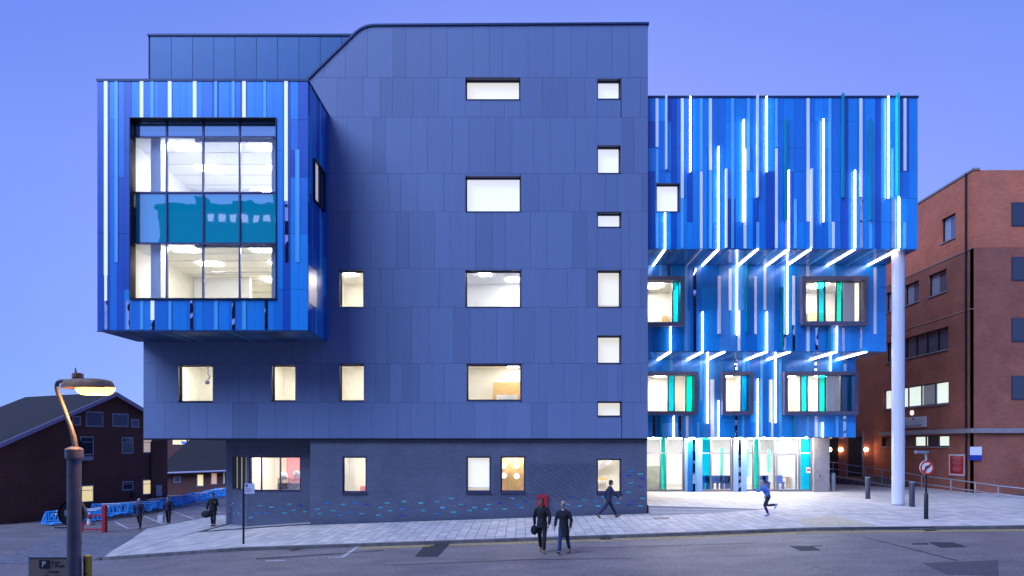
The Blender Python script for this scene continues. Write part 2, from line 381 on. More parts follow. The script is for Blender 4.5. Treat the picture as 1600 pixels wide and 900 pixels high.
# wedge at the corner, slabs clipped by its kerb line
wedge = [(-15.95, KY+.16), (-15.95, 9), (-19.5, 9), (-20.0, 2.6), (-16.5, KY+.16)]
y = KY+.16
while y < 9:
    x = -20.5
    while x < -6:
        c = [(x+.006, y+.006), (x+SW-.006, y+.006), (x+SW-.006, y+SD_-.006), (x+.006, y+SD_-.006)]
        p = clip_poly(c, wedge) if x < -15.9 else (c if y > .1 and x < -7 else [])
        if len(p) > 2 and area(p) > .005:
            hz = R.uniform(-.002, .003); stuff[R.choice((0, 0, 1, 2))].poly([(a, b_, pv(a, b_)+hz) for a, b_ in p])
        x += SW
    y += SD_
for i, s in enumerate(stuff): tag(s.build('distant_slabs', m_slab[i], pavement), kind='stuff')
# kerb stones
kerb = MB()
for xa, xb in zip([-16.5]+[x for x in XS if -16.5 < x < 60], [x for x in XS if -16.5 < x <= 60]):
    kerb.poly([(xa, KY+.01, pv(xa, KY)-.3), (xb, KY+.01, pv(xb, KY)-.3), (xb, KY+.01, pv(xb, KY)-.01), (xa, KY+.01, pv(xa, KY)-.01)])
kerb = tag(kerb.build('kerb', m_joint), kind='structure')
x = -16.4
while x < 42:
    L = .9; xc = x+L/2; drop = 0
    if 12.2 < xc < 16.2: drop = .095*min(1, (xc-12.2)/1.0, (16.2-xc)/1.0)
    za, zb = pv(x, KY)-drop, pv(x+L, KY)-drop; b = MB(); g = .006
    pts = [(x+g, KY-.02), (x+L-g, KY-.02), (x+L-g, KY+.15), (x+g, KY+.15)]
    i = 0
    b.v = [(px_, py_, (za if k in (0, 3) else zb)-.22) for k, (px_, py_) in enumerate(pts)]+[(px_, py_, (za if k in (0, 3) else zb)+.004) for k, (px_, py_) in enumerate(pts)]
    b.f = [(0, 3, 2, 1), (4, 5, 6, 7), (0, 1, 5, 4), (1, 2, 6, 5), (2, 3, 7, 6), (3, 0, 4, 7)]
    b.build('kerb_stone', m_kerb, kerb, bevel=.008); x += L
# kerb along the side street
pts = [(-16.5, KY)]+[(pave_left(yy), yy) for yy in (-4.5, -2.5, -.5, 1.2, 2.6, 4.5, 6.5, 9)]
for (xa, ya), (xb, yb) in zip(pts, pts[1:]):
    d = Vector((xb-xa, yb-ya, 0)); n_ = Vector((d.y, -d.x, 0)).normalized()*.15
    b = MB(); q = [(xa, ya), (xb, yb), (xb+n_.x, yb+n_.y), (xa+n_.x, ya+n_.y)]
    b.v = [(p[0], p[1], pv(*p)-.25) for p in q]+[(p[0], p[1], pv(*p)+.006) for p in q]
    b.f = [(0, 3, 2, 1), (4, 5, 6, 7), (0, 1, 5, 4), (1, 2, 6, 5), (2, 3, 7, 6), (3, 0, 4, 7)]
    b.build('kerb_stone', m_kerb, kerb)
# road markings and patches
def strip(name, x0, x1, y0, y1, m, off): 
    return sheet(name, x0, x1, [y0, y1], rd, m, off)
strip('yellow_line', X(560, KY), 45, -6.38, -6.25, m_yellow, .004)
strip('yellow_line', X(566, KY), 45, -6.63, -6.50, m_yellow, .004)
def G(px, py, zf, off=0):
    y = -8.0
    for _ in range(30):
        z = zf(X(px, y), y)+off; d = (H-z)*F/(py-CY); y = .5*y+.5*(d-D)
    return (X(px, y), y, zf(X(px, y), y)+off)
def patch(name, pix, m, off=.005, zf=rd):
    b = MB(); b.poly([G(px, py, zf, off) for px, py in pix]); return tag(b.build(name, m), kind='structure')
patch('road_patch', [(648, 870), (684, 870), (704, 849), (666, 849)], m_patch)
patch('road_patch', [(1232, 853), (1252, 861), (1284, 860), (1268, 853)], m_patch)
patch('road_patch', [(1268, 852.5), (1268, 854), (1450, 851), (1450, 848)], m_patch, .006)
patch('road_patch', [(1450, 847), (1470, 856), (1512, 854.5), (1488, 847)], m_patch, .007)
patch('road_patch', [(1440, 880), (1480, 898), (1560, 900), (1560, 875)], mat('worn_asphalt_patch', (.085, .075, .08), .85, var=.3, vscale=9, bump=.5, bscale=50))
patch('tar_seam', [(905, 856.6), (905, 856.2), (1180, 848.4), (1180, 848.8)], m_patch, .010)
patch('tar_seam', [(600, 883.4), (600, 882.9), (820, 874.2), (990, 872), (990, 872.4), (820, 874.7)], m_patch, .010)
patch('tar_seam', [(1350, 839), (1352, 839), (1498, 876), (1494, 876)], m_patch, .009)
patch('tar_seam', [(400, 874), (400, 872.6), (520, 866), (600, 859), (600, 860)], m_patch, .009)
patch('tactile_paving', [(1243, 811), (1300, 805.5), (1368, 820.5), (1258, 823)], mat('buff_tactile', (.52, .42, .29), .8, var=.2, vscale=5, bump=.6, bscale=18), .008, pv)
patch('drain_cover', [(1268, 887), (1282, 887), (1280, 884.5), (1267, 884.5)], m_black, .008)
patch('white_line', [(531, 871), (538, 871), (566, 851), (561, 851)], m_wpaint, .010)
patch('white_line', [(513, 871.5), (538, 871), (538, 869.8), (513, 870.2)], m_wpaint, .012)
patch('white_line', [(415, 877), (447, 876), (447, 874.8), (415, 875.6)], m_wpaint, .010)
for L in ([(181, 816), (201, 826)], [(224, 806), (255, 819)], [(271, 799), (308, 813)], [(300, 790), (345, 801)], [(201, 826), (240, 820)], [(255, 819), (300, 813)]):
    a, b_ = G(*L[0], sd, .005), G(*L[1], sd, .005); d = Vector(b_)-Vector(a); n_ = Vector((d.y, -d.x, 0)).normalized()*.06
    b = MB(); b.poly([Vector(a)-n_, Vector(b_)-n_, Vector(b_)+n_, Vector(a)+n_]); tag(b.build('parking_bay_line', m_wpaint), kind='structure')
for gx_ in (-9.0, 3.0, 15.5): 
    q = [(gx_, -6.15), (gx_+.45, -6.15), (gx_+.45, -6.5), (gx_, -6.5)]; b = MB().poly([(a, c, rd(a, c)+.011) for a, c in q]); tag(b.build('road_gully', m_black), kind='structure')
# setts at the mouth of the side street
setts = MB(); yy = KY+.1; row = 0
while yy < 1.5:
    x = pave_left(yy)-4.2+(row % 2)*.1
    while x < pave_left(yy)-.30:
        z = sd(x, yy); setts.box(x+.008, x+.192, yy+.006, yy+.124, z-.03, sd(x+.1, yy)+.012+R.uniform(-.003, .004)); x += .2
    yy += .13; row += 1
tag(setts.build('road_setts', mat('sett_stone', (.17, .16, .18), .7, var=.3, vscale=4)), kind='stuff')
# manhole cover in the pavement
mh = MB().box(-.35, .35, -.22, .22, -.02, .008)
o = mh.build('manhole_cover', mat('cast_iron', (.05, .05, .06), .6, .4), pavement); o.location = (6.35, -1.9, pv(6.35, -1.9)); o.rotation_euler = (math.atan(.016), -.03, 0)
# forecourt with tapering steps
YG = 7.14
def fc(x, y):
    f = max(gx(x)+.004, .40-.045*(x-6.1)) if x < 11.3 else gx(x)+.004
    t = max(0, min(1, (y+.2)/(YG+.2))); return f+(max(.54, gx(x)+.1)-f)*t
fxs = [6.1+k*.62 for k in range(0, 36)]; fys = [-.2+k*.62 for k in range(0, 27)]
fb = MB()
for j, y in enumerate(fys):
    for i, x in enumerate(fxs): fb.v.append((x, y, fc(x, y)-.012))
for j in range(len(fys)-1):
    for i in range(len(fxs)-1): q = j*len(fxs)+i; fb.f.append((q, q+1, q+1+len(fxs), q+len(fxs)))
fc_o = tag(fb.build('forecourt_paving', m_joint), kind='structure')
m_fslab = [mat('pale_slab_%d' % i, c, .62, var=.07, vscale=3, bump=.15) for i, c in enumerate([(.52, .47, .43), (.47, .43, .40), (.56, .50, .46)])]
fs = [MB(), MB(), MB()]
for j in range(len(fys)-1):
    for i in range(len(fxs)-1):
        x0, x1, y0, y1 = fxs[i]+.006, fxs[i+1]-.006, fys[j]+.006, fys[j+1]-.006; h = R.uniform(-.002, .002)
        fs[R.randrange(3)].poly([(x_, y_, fc(x_, y_)+h) for x_, y_ in ((x0, y0), (x1, y0), (x1, y1), (x0, y1))])
for i, s in enumerate(fs): tag(s.build('forecourt_slabs', m_fslab[i], fc_o), kind='stuff')
for k in range(3):
    y0 = -.2-.33*(k); x1 = 12.2-k*1.3; fr = 1-k/3
    def zz(x): return gx(x)-.002+(fc(6.1, -.2)-gx(6.1))*fr*max(0, (x1-x)/(x1-6.1))*(1 if k else 1)
    b = MB(); ya, yb = y0-.33, y0+.02
    if k == 0: continue
    ya = -.2-.33*k; yb = -.2-.33*(k-1)
    q = [(6.1, ya), (x1, ya), (x1, yb), (6.1, yb)]
    b.v = [(p[0], p[1], gx(p[0])-.2) for p in q]+[(p[0], p[1], zz(p[0])) for p in q]
    b.f = [(0, 3, 2, 1), (4, 5, 6, 7), (0, 1, 5, 4), (1, 2, 6, 5), (2, 3, 7, 6), (3, 0, 4, 7)]
    b.build('step', m_slab[0], fc_o)
b = MB(); b.poly([(6.1, -.2, gx(6.1)-.2), (12.2, -.2, gx(12.2)-.2), (12.2, -.2, gx(12.2)), (6.1, -.2, fc(6.1, -.2))]); b.build('riser', m_slab[1], fc_o)
# ------------------------------------------------------------------ the hospital building
HB = empty('hospital_building', (0, 0, 0), 0, 'large hospital building with grey-blue panelled front, striped blue projecting volumes and blue-grey brick base', 'building')
def px_rect(a, b, c, d, y): return (X(a, y), X(b, y), Z(d, y), Z(c, y))   # px x0,x1, py top,bottom -> x0,x1,z0,z1
def room(parent, x0, x1, y0, y1, z0, z1, mw, lights, floor=None, name='room'):
    b = MB()
    b.poly([(x0, y1, z0), (x1, y1, z0), (x1, y1, z1), (x0, y1, z1)]); b.poly([(x0, y0, z0), (x0, y1, z0), (x0, y1, z1), (x0, y0, z1)])
    b.poly([(x1, y0, z0), (x1, y1, z0), (x1, y1, z1), (x1, y0, z1)]); b.poly([(x0, y0, z1), (x1, y0, z1), (x1, y1, z1), (x0, y1, z1)])
    b.poly([(x0, y0, z0), (x1, y0, z0), (x1, y1, z0), (x0, y1, z0)])
    r = b.build(name, mw, parent)
    for (lx, ly, w, d) in lights:
        MB().box(lx-w/2, lx+w/2, ly-d/2, ly+d/2, z1-.05, z1-.01).build('ceiling_light', m_ceil, r)
    return r
def window(parent, rect, y, depth=.28, proud=0, fr=.05, glass=None, mull=(), back='blind', blind=None, sill=True, mframe=None):
    """reveal lining + frame + pane(s); rect=(x0,x1,z0,z1)"""
    x0, x1, z0, z1 = rect; yg = y+depth; b = MB(); t = .02; mf = mframe or m_frame
    b.box(x0, x0+t, y-proud, yg, z0, z1); b.box(x1-t, x1, y-proud, yg, z0, z1); b.box(x0+t, x1-t, y-proud, yg, z1-t, z1); b.box(x0+t, x1-t, y-proud-.03, yg, z0, z0+t)
    b.box(x0+t, x0+t+fr, yg-.05, yg+.03, z0+t, z1-t); b.box(x1-t-fr, x1-t, yg-.05, yg+.03, z0+t, z1-t)
    b.box(x0+t+fr, x1-t-fr, yg-.05, yg+.03, z1-t-fr, z1-t); b.box(x0+t+fr, x1-t-fr, yg-.05, yg+.03, z0+t, z0+t+fr)
    for mx_ in mull: b.box(mx_-.03, mx_+.03, yg-.06, yg+.035, z0+t+fr, z1-t-fr)
    w = b.build('window', mf, parent)
    cuts = [x0+t+fr]+sorted(mull)+[x1-t-fr]
    for i in range(len(cuts)-1):
        a, c = cuts[i]+(.03 if i else 0), cuts[i+1]-(.03 if i < len(cuts)-2 else 0)
        g = glass[i] if isinstance(glass, (list, tuple)) else (glass or m_glass)
        MB().box(a, c, yg-.012, yg-.002, z0+t+fr, z1-t-fr).build('pane', g, w)
    if back == 'blind':
        gp = R.choice((0, 0, .06, .10))*(z1-z0)
        MB().box(x0+t+.05, x1-t-.05, yg+.10, yg+.11, z0+t+gp, z1-t).build('blind', blind or m_blind, w)
        MB().box(x0+t+.05, x1-t-.05, yg+.085, yg+.099, z0+t+gp, z0+t+gp+.03).build('blind_bar', m_room, w)
        MB().box(x0+t, x1-t, yg+.16, yg+.17, z0+t, z1-t).build('curtain', m_roomsheet, w)  # glowing sheet standing in for the lit room seen below the blind
    return w
MW, MC = m_grey, m_cavity
# ---- grey-blue main facade, Y = 0
bands = [
 (36, 121, [480, 507, 540, 574, 614, 634, 673, 699, 739, 765, 785, 825, 865, 892, 917, 956, 983, 1012.5]),
 (121, 183, [480, 488, 527, 567, 594, 613, 646, 685, 727, 752, 788, 813, 847, 886, 914, 933, 971, 1001, 1012.5]),
 (183, 271, [480, 513, 543, 583, 602, 642, 668, 707, 733, 774, 800, 834, 860, 899, 933, 973, 991, 1012.5]),
 (271, 331, [480, 528, 567, 607, 626, 653, 693, 727, 813.5, 842, 880, 907, 946, 965, 1003, 1012.5]),
 (331, 420, [480, 546, 579, 619, 639, 679, 703, 743, 769, 789, 829, 855, 895, 916, 933, 971, 984, 1003, 1012.5]),
 (420, 480, [480, 514, 530, 568, 595, 614, 647, 687, 727, 814, 847, 887, 916, 933, 971, 1001, 1012.5]),
 (480, 568, [480, 514, 545, 585, 605, 643, 670, 709, 735, 776, 802, 835, 860, 900, 933, 971, 994, 1012.5]),
 (568, 629, [224, 245, 278, 333, 373, 395, 424, 462, 475, 500, 530, 569, 587, 609, 628, 655, 694, 729, 814, 842, 881, 909, 949, 965, 1001, 1012.5]),
 (629, 685, [224, 257, 296, 324, 363, 402, 430, 448, 489, 515, 547, 580, 621, 641, 679, 703, 742, 770, 790, 830, 855, 894, 933, 971, 989, 1012.5]),
]
bands[6] = (480, 568, [224, 257, 288, 324, 350, 390, 428, 455, 480]+bands[6][2][1:])
wins = [  # px x0,x1,y0,y1, style
 (727, 813, 122, 156, 'blind', m_blind), (933, 970, 123, 155, 'blind', m_blindc), (933, 970, 227, 271, 'blind', m_blindc),
 (727, 814, 275, 331, 'blind', m_blindc), (933, 971, 332, 355, 'blind', m_blindc), (933, 970.5, 422, 480, 'blind', m_blind),
 (727, 814.5, 422, 480, 'roomc', None), (530, 568, 422, 480, 'room', None), (933, 971, 524, 568, 'blind', m_blind),
 (729, 815, 569, 626, 'roomk', None), (530, 569, 569, 627, 'roomd', None), (424, 462, 570, 627, 'roomd', None),
 (278, 333, 570, 628, 'roomw', None), (933, 972, 627, 651, 'blind', m_blind)]
wr = [px_rect(*w[:4], 0) for w in wins]
# outline (convex, counter-clockwise in x,z) of the front: chamfered upper left corner with rounded turn
def PZ(px, py): return (X(px, 0), Z(py, 0))
outline = [PZ(1012.5, 700), PZ(1012.5, 37.5), PZ(584, 41), PZ(574, 42.5), PZ(566, 46), PZ(558, 52), PZ(480, 128), PZ(470, 138), PZ(100, 500), PZ(100, 700)]
core = MB()
rects = sub_rects([(X(224, 0), X(1012.5, 0), Z(687, 0), Z(530, 0)), (X(480, 0), X(1012.5, 0), Z(530, 0), Z(36, 0))], wr)
for r_ in rects:
    p = clip_poly([(r_[0], r_[2]), (r_[1], r_[2]), (r_[1], r_[3]), (r_[0], r_[3])], outline)
    if len(p) > 2: core.prism(p, .035, .30)
# shell: roof, sides and rear
xl, xr, zb, zt = X(224, 0)+.01, X(1012.5, 0)-.01, Z(686, 0), Z(38, 0)
core.box(xr-.2, xr, .3, 14, zb, zt-.05); core.box(xl, xl+.2, .3, 14, zb, Z(420, 0)); core.box(xl+.2, xr-.2, 13.8, 14, zb, zt-.05)
core.box(X(560, 0), xr-.2, .3, 13.8, zt-.3, zt-.06); core.box(xl+.2, xr-.2, .3, 13.8, zb, zb+.2)
main = core.build('main_wall', m_cavity, HB)
gap = .009; npan = 0
for (ya, yb, cols) in bands:
    for i in range(len(cols)-1):
        cell = (X(cols[i], 0), X(cols[i+1], 0), Z(yb, 0), Z(ya, 0))
        mi = R.choice((0, 0, 0, 0, 1, 1, 2, 2, 3))
        for r_ in sub_rects([cell], wr):
            a, b_, c, d = r_[0]+gap/2, r_[1]-gap/2, r_[2]+gap/2, r_[3]-gap/2
            if b_-a < .04 or d-c < .04: continue
            p = clip_poly([(a, c), (b_, c), (b_, d), (a, d)], outline)
            if len(p) < 3 or area(p) < .02: continue
            e = R.uniform(-.002, .002)
            MB().prism(p, 0+e, .03).build('grey_panel', m_grey[mi], main); npan += 1
# coping along the roof line
cp = [(1014, 37), (584, 39.5), (574, 41), (565, 44.5), (556, 51), (478, 127)]
for a, b_ in zip(cp, cp[1:]):
    A, B = PZ(*a), PZ(*b_); n_ = Vector((-(B[1]-A[1]), 0, B[0]-A[0])).normalized()*.045
    if n_.z < 0: n_ = -n_
    m_ = MB(); q = [(A[0]-n_.x, A[1]-n_.z), (B[0]-n_.x, B[1]-n_.z), (B[0]+n_.x, B[1]+n_.z), (A[0]+n_.x, A[1]+n_.z)]
    m_.prism(q, -.06, .5 if b_[0] > 480 else .3).build('coping', m_coping, main)
MB().box(xl-.01, xr+.01, -.02, .30, Z(687.5, 0), Z(685, 0)).build('base_trim', m_black, main)
for w, r_ in zip(wins, wr):
    st = w[4]; wd = window(HB, r_, 0.0, .26, back='blind' if st == 'blind' else None, blind=w[5])
    if st != 'blind':
        x0, x1, z0, z1 = r_; e = .8
        mw = {'roomc': m_room, 'room': m_roomw, 'roomk': m_roomw, 'roomd': m_roomw, 'roomw': m_roomw}[st]
        rm = room(HB, x0-e, x1+e, .34, 3.6, z0-.9, z1+.25, mw, [((x0+x1)/2-.5, 1.3, .6, 1.1), ((x0+x1)/2+.9, 2.6, .6, .6)])
        if st == 'roomk':
            MB().box(x0+(x1-x0)*.42, x1+.5, 3.2, 3.58, z0-.9, z1-.55).build('timber_partition', m_wood, rm)
            MB().box(x0+(x1-x0)*.5, x1-.2, 2.6, 2.9, z0-.9, z0+.5).build('cabinet', m_room, rm)
            MB().box(x0+(x1-x0)*.55, x1-.5, 2.3, 2.55, z0-.9, z0+.22).build('monitor', m_frame, rm)
        if st == 'roomd':
            MB().box(x1-.35, x1+.5, 3.45, 3.58, z0-.9, z1-.2).build('door_leaf', m_wood, rm)
            MB().box(x1-.25, x1-.15, 3.3, 3.45, z0+.35, z0+.7).build('door_handle', m_black, rm)
        if st == 'roomw':
            b = MB(); b.tube([(x0+.35, 2.2, z1+.2), (x0+.35, 2.2, z1-.2), (x0+.5, 2.1, z1-.35), (x0+.4, 2.0, z1-.6)], .03, 6); b.sph((x0+.42, 2, z1-.65), .12, 8, 5); b.build('pendant_arm', m_frame, rm)
        if st == 'roomc':
            MB().box(x1-.9, x1-.3, 2.8, 3.2, z0-.9, z0+.5).build('monitor', m_blindg, rm)
# ---- teal plant room set back behind
yP = .55
b = MB().box(X(232, yP), X(700, yP), yP, 12, 19.0, Z(57, yP)); plant = b.build('plant_room_wall', m_cavity, HB)
for i in range(11):
    xa = 235+ i*33.2-(0 if i else 0)
    if xa > 560: break
    MB().box(X(xa, yP)+.01, X(min(xa+33.2, 565), yP)-.01, yP-.03, yP-.002, 19.0, Z(57, yP)-.01).build('teal_panel', m_teal, plant)
MB().box(X(232, yP)-.03, X(560, yP), yP-.08, 12, Z(57, yP), Z(54, yP)).build('coping', m_coping, plant)
# ---- cladding generator for the striped blue volumes
blue_n = [0]
STRK = {'w': (m_white, 'white_strip'), 'c': (m_cyan, 'cyan_strip'), 't': (m_tealfin, 'teal_fin'), 'T': (m_tealb, 'teal_fin'), 'm': (m_mirror, 'mirror_strip'), 'f': (m_white, 'white_fin')}
def clad(parent, px0, px1, py0, py1, y, joints, strips, leds, holes, seed, wmin=9, wmax=20, top=None, name='blue_panel'):
    rr = random.Random(seed); x = px0; hz = [(a, b_, c, d) for a, b_, c, d in holes]
    while x < px1-1:
        w = rr.choice((8, 9, 11, 12, 14, 16, 18, 20)); w = min(max(w, wmin), wmax)
        if px1-x-w < 7: w = px1-x
        js = [j for j in joints if rr.random() < .5]
        lv = [py0]+js+[py1]; pool = (0, 0, 1, 1, 2, 3) if y < 1 else (0, 0, 1, 3, 4, 4); last = rr.choice(pool)
        for a, b_ in zip(lv, lv[1:]):
            if rr.random() < .55: last = rr.choice(pool)
            cell = (X(x, y)+.004, X(x+w, y)-.004, Z(b_, y)+.006, Z(a, y)-.006)
            for r_ in sub_rects([cell], holes):
                if r_[1]-r_[0] < .05 or r_[3]-r_[2] < .05: continue
                MB().box(r_[0], r_[1], y, y+.03, r_[2], r_[3]).build(name, m_blues[last], parent); blue_n[0] += 1
        x += w
    for (cx, a, b_, w, k) in strips:
        m_, nm = STRK[k]; pr = {'f': .16, 't': .16, 'T': .20}.get(k, .02)
        for r_ in sub_rects([(X(cx-w/2, y), X(cx+w/2, y), Z(b_, y), Z(a, y))], holes):
            MB().box(r_[0], r_[1], y-pr, y-.001, r_[2], r_[3]).build(nm, m_whiteglow if (k in 'wf' and y < -1) else m_, parent)
    for (cx, a, b_) in leds:
        xc = X(cx, y); h = MB().box(xc-.024, xc+.024, y-.09, y-.001, Z(b_, y), Z(a, y)).build('light_channel', m_white, parent)
        MB().box(xc-.026, xc+.026, y-.135, y-.091, Z(b_, y)+.02, Z(a, y)-.02).build('light_strip', m_led, parent)
def shell(x0, x1, y0, y1, z0, z1, holes, m=None, name='volume_wall', solidbottom=True):
    b = MB()
    for r_ in sub_rects([(x0, x1, z0, z1)], holes): b.box(r_[0], r_[1], y0, y0+.22, r_[2], r_[3])
    b.box(x0, x0+.15, y0+.22, y1, z0, z1); b.box(x1-.15, x1, y0+.22, y1, z0, z1); 
    if solidbottom: b.box(x0+.15, x1-.15, y1-.15, y1, z0, z1)
    b.box(x0+.15, x1-.15, y0+.22, y1-.15, z1-.15, z1); b.box(x0+.15, x1-.15, y0+.22, y1-.15, z0, z0+.15)
    return b.build(name, m or m_cavity, HB)
def ribbons(parent, x0, x1, y0, y1, z, mats, seed, w0=.25, w1=.7, name='soffit_panel', th=.03):
    rr = random.Random(seed); x = x0
    while x < x1-.05:
        w = rr.uniform(w0, w1); k = rr.choice((0, 0, 1, 1, 2, 2))
        if rr.random() < .16: k = 3; w = .12
        if x1-x-w < .1: w = x1-x
        MB().box(x+.004, x+w-.004, y0, y1, z-th, z).build(name, mats[k], parent); x += w
# ---- the big glazed box on the left
YB = -2.86
bx0, bx1, bz0, bz1 = X(152, YB), X(481, YB), Z(516, YB), Z(127, YB)
hole = px_rect(203, 432, 184, 468, YB)
box = shell(bx0+.03, bx1-.03, YB+.03, -.01, bz0+.03, bz1, [hole], name='glazed_box_wall', solidbottom=False)
bs = []
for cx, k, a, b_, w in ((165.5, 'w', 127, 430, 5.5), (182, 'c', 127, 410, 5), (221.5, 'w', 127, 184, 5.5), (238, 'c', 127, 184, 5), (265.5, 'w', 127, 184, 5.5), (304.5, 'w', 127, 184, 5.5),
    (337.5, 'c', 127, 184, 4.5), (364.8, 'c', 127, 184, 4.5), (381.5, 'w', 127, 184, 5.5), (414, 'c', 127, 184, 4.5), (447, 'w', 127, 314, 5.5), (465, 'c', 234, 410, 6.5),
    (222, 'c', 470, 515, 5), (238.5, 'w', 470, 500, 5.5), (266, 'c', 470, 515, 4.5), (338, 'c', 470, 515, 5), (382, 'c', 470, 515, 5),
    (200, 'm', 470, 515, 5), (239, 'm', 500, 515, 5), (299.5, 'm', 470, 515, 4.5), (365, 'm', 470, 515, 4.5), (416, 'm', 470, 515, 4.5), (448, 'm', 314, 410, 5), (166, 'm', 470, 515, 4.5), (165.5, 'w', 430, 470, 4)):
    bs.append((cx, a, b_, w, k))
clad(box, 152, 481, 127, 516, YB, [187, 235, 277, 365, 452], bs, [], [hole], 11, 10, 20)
MB().box(bx0-.03, bx1+.03, YB-.03, 0, bz1, bz1+.10).build('coping', m_coping, box)
MB().box(bx0-.005, bx1+.005, YB-.01, YB+.04, bz0-.07, bz0-.008).build('base_trim', m_coping, box)
# right-hand return of the box with its little window
xs_ = bx1+.002
def yret(px): return xs_*F/(px-CX)-D
sw = (yret(488.5), yret(505.5), Z(243, yret(488.5))-.0, 0)
wz1 = H+(697-247)*(yret(489)+D)/F; wz0 = H+(697-312)*(yret(489)+D)/F
wy0, wy1 = yret(489), yret(506)
rr = random.Random(4); y = YB
while y < -.03:
    w = rr.uniform(.22, .42); y1 = min(y+w, -.02); lv = [bz0]+[z for z in (10.5, 12.3, 14.1, 16.3, 18.) if rr.random() < .5]+[bz1]
    for a, c in zip(lv, lv[1:]):
        for q in sub_rects([(y+.004, y1-.004, a+.005, c-.005)], [(wy0, wy1, wz0, wz1)]):
            if q[1]-q[0] > .04 and q[3]-q[2] > .05: MB().box(bx1-.028, bx1, q[0], q[1], q[2], q[3]).build('side_blue_panel', m_blues[rr.choice((1, 2, 2, 1, 0))], box)
    y = y1
for (py0_, py1_, z0_, z1_, m_) in ((-2.55, -2.45, 14.6, bz1, m_cyan), (-1.25, -1.15, 11.2, bz1, m_cyan), (-1.9, -1.8, bz0, 9.6, m_cyan), (-2.80, -1.75, 9.65, 11.3, m_lilac)):
    MB().box(bx1+.001, bx1+.02, py0_, py1_, z0_, z1_).build('mirror_panel' if m_ is m_lilac else 'cyan_strip', m_, box)
b = MB(); b.box(bx1+.001, bx1+.10, wy0, wy0+.06, wz0, wz1); b.box(bx1+.001, bx1+.10, wy1-.06, wy1, wz0, wz1); b.box(bx1+.001, bx1+.10, wy0+.06, wy1-.06, wz1-.08, wz1); b.box(bx1+.001, bx1+.10, wy0+.06, wy1-.06, wz0, wz0+.05)
sidew = b.build('window', m_black, HB)
MB().box(bx1+.002, bx1+.02, wy0+.06, wy0+.65, wz0+.05, wz1-.08).build('blind', mat('dim_blind', (.5, .5, .5), .7, emit=(1, .9, .8), es=.25), sidew)
MB().box(bx1+.002, bx1+.02, wy0+.651, wy1-.06, wz0+.05, wz1-.08).build('pane', m_dkwin, sidew)
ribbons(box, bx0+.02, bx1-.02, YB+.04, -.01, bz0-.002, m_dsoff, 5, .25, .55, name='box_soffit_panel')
# big curtain wall
gx0, gx1, gz0, gz1 = hole; YW = YB+.32
b = MB(); t = .03
b.box(gx0, gx0+t, YB-.05, YW+.05, gz0, gz1); b.box(gx1-t, gx1, YB-.05, YW+.05, gz0, gz1); b.box(gx0+t, gx1-t, YB-.05, YW+.05, gz1-t, gz1); b.box(gx0+t, gx1-t, YB-.08, YW+.05, gz0, gz0+.05)
cw = b.build('curtain_wall', m_black, HB)
cxs = [X(p, YW) for p in (204, 261, 318, 375, 432)]; czs = [Z(p, YW) for p in (187, 214.5, 301.5, 380.5, 466.5)]
cxs[0] = gx0+t; cxs[-1] = gx1-t; czs[0] = gz1-t; czs[-1] = gz0+.05
m_mull = mat('mullion_navy', (.03, .05, .16), .4, .3)
for p in cxs[1:-1]: MB().box(p-.035, p+.035, YW-.06, YW+.05, gz0+.05, gz1-t).build('mullion', m_mull, cw)
for z in czs[1:-1]:
    for a, c in zip(cxs, cxs[1:]): MB().box(a+(.036 if a != cxs[0] else 0), c-(.036 if c != cxs[-1] else 0), YW-.055, YW+.045, z-.035, z+.035).build('transom', m_mull, cw)
for j in range(4):
    for i in range(4):
        m_ = (m_spandrel_top, m_glass_big, m_spandrel, m_glass_big)[j]
        MB().box(cxs[i]+.036, cxs[i+1]-.036, YW-.008, YW+.006, czs[j+1]+.036, czs[j]-.036).build('spandrel_pane' if j in (0, 2) else 'pane', m_, cw)
# two rooms behind it
def fitout(z0, z1, mw, warm):
    rm = room(HB, gx0-.5, gx1+.4, YW+.10, 6.5, z0, z1, mw, [])
    for (lx, ly) in ((-15.6, .6), (-12.0, .6), (-17.0, 3.6), (-13.6, 3.6), (-10.9, 3.6), (-15.6, -1.6), (-12.0, -1.6)):
        MB().box(lx-.55, lx+.55, ly-.3, ly+.3, z1-.05, z1-.012).build('ceiling_light', m_ceil, rm)
    for yy in (-1.0, .2, 1.4, 2.6, 3.8, 5):
        MB().box(gx0-.49, gx1+.39, yy-.02, yy+.02, z1-.02, z1-.005).build('ceiling_grid', mat('grid_grey', (.6, .6, .62), .6), rm)
    MB().box(gx0+.55, gx0+1.0, YW+.3, YW+.9, z0, z1).build('pillar', m_room, rm)
    MB().box(gx1-.45, gx1+.2, YW+.25, YW+.6, z0, z1).build('pillar', mat('grey_column', (.42, .44, .52), .6), rm)
    MB().box(gx0-.4, gx0+2.6, 3.2, 3.5, z0, z1).build('partition', m_room, rm)
    MB().box(gx0+2.6, gx1, YW+.2, YW+.34, z1-.16, z1).build('blind_box', m_room, rm)
    return rm
r1 = fitout(czs[2]-.6, czs[1]+.05, m_room, 0)
r2 = fitout(czs[4]-.5, czs[3]+.05, m_roomw, 1)
for k in range(7):
    a = gx0+2.4+k*.85; hgt = R.uniform(.35, .75)
    MB().box(a, a+R.uniform(.3, .6), 1.2, 1.6, czs[4]-.5, czs[4]+hgt*.6).build('equipment', [m_mull, m_wood, m_room, m_blindg][k % 4], r2)
# MB: hospital equipment rail
b = MB(); b.tube([(gx0+2, .4, czs[3]-.45), (gx1-.3, .4, czs[3]-.45)], .025, 6); b.build('ceiling_track', m_steel, r2)
b = MB(); b.tube([(-11.1, .2, czs[1]), (-11.1, .2, czs[1]-.6), (-11.3, .3, czs[2])], .04, 6); b.build('ceiling_arm', m_steel, r1)
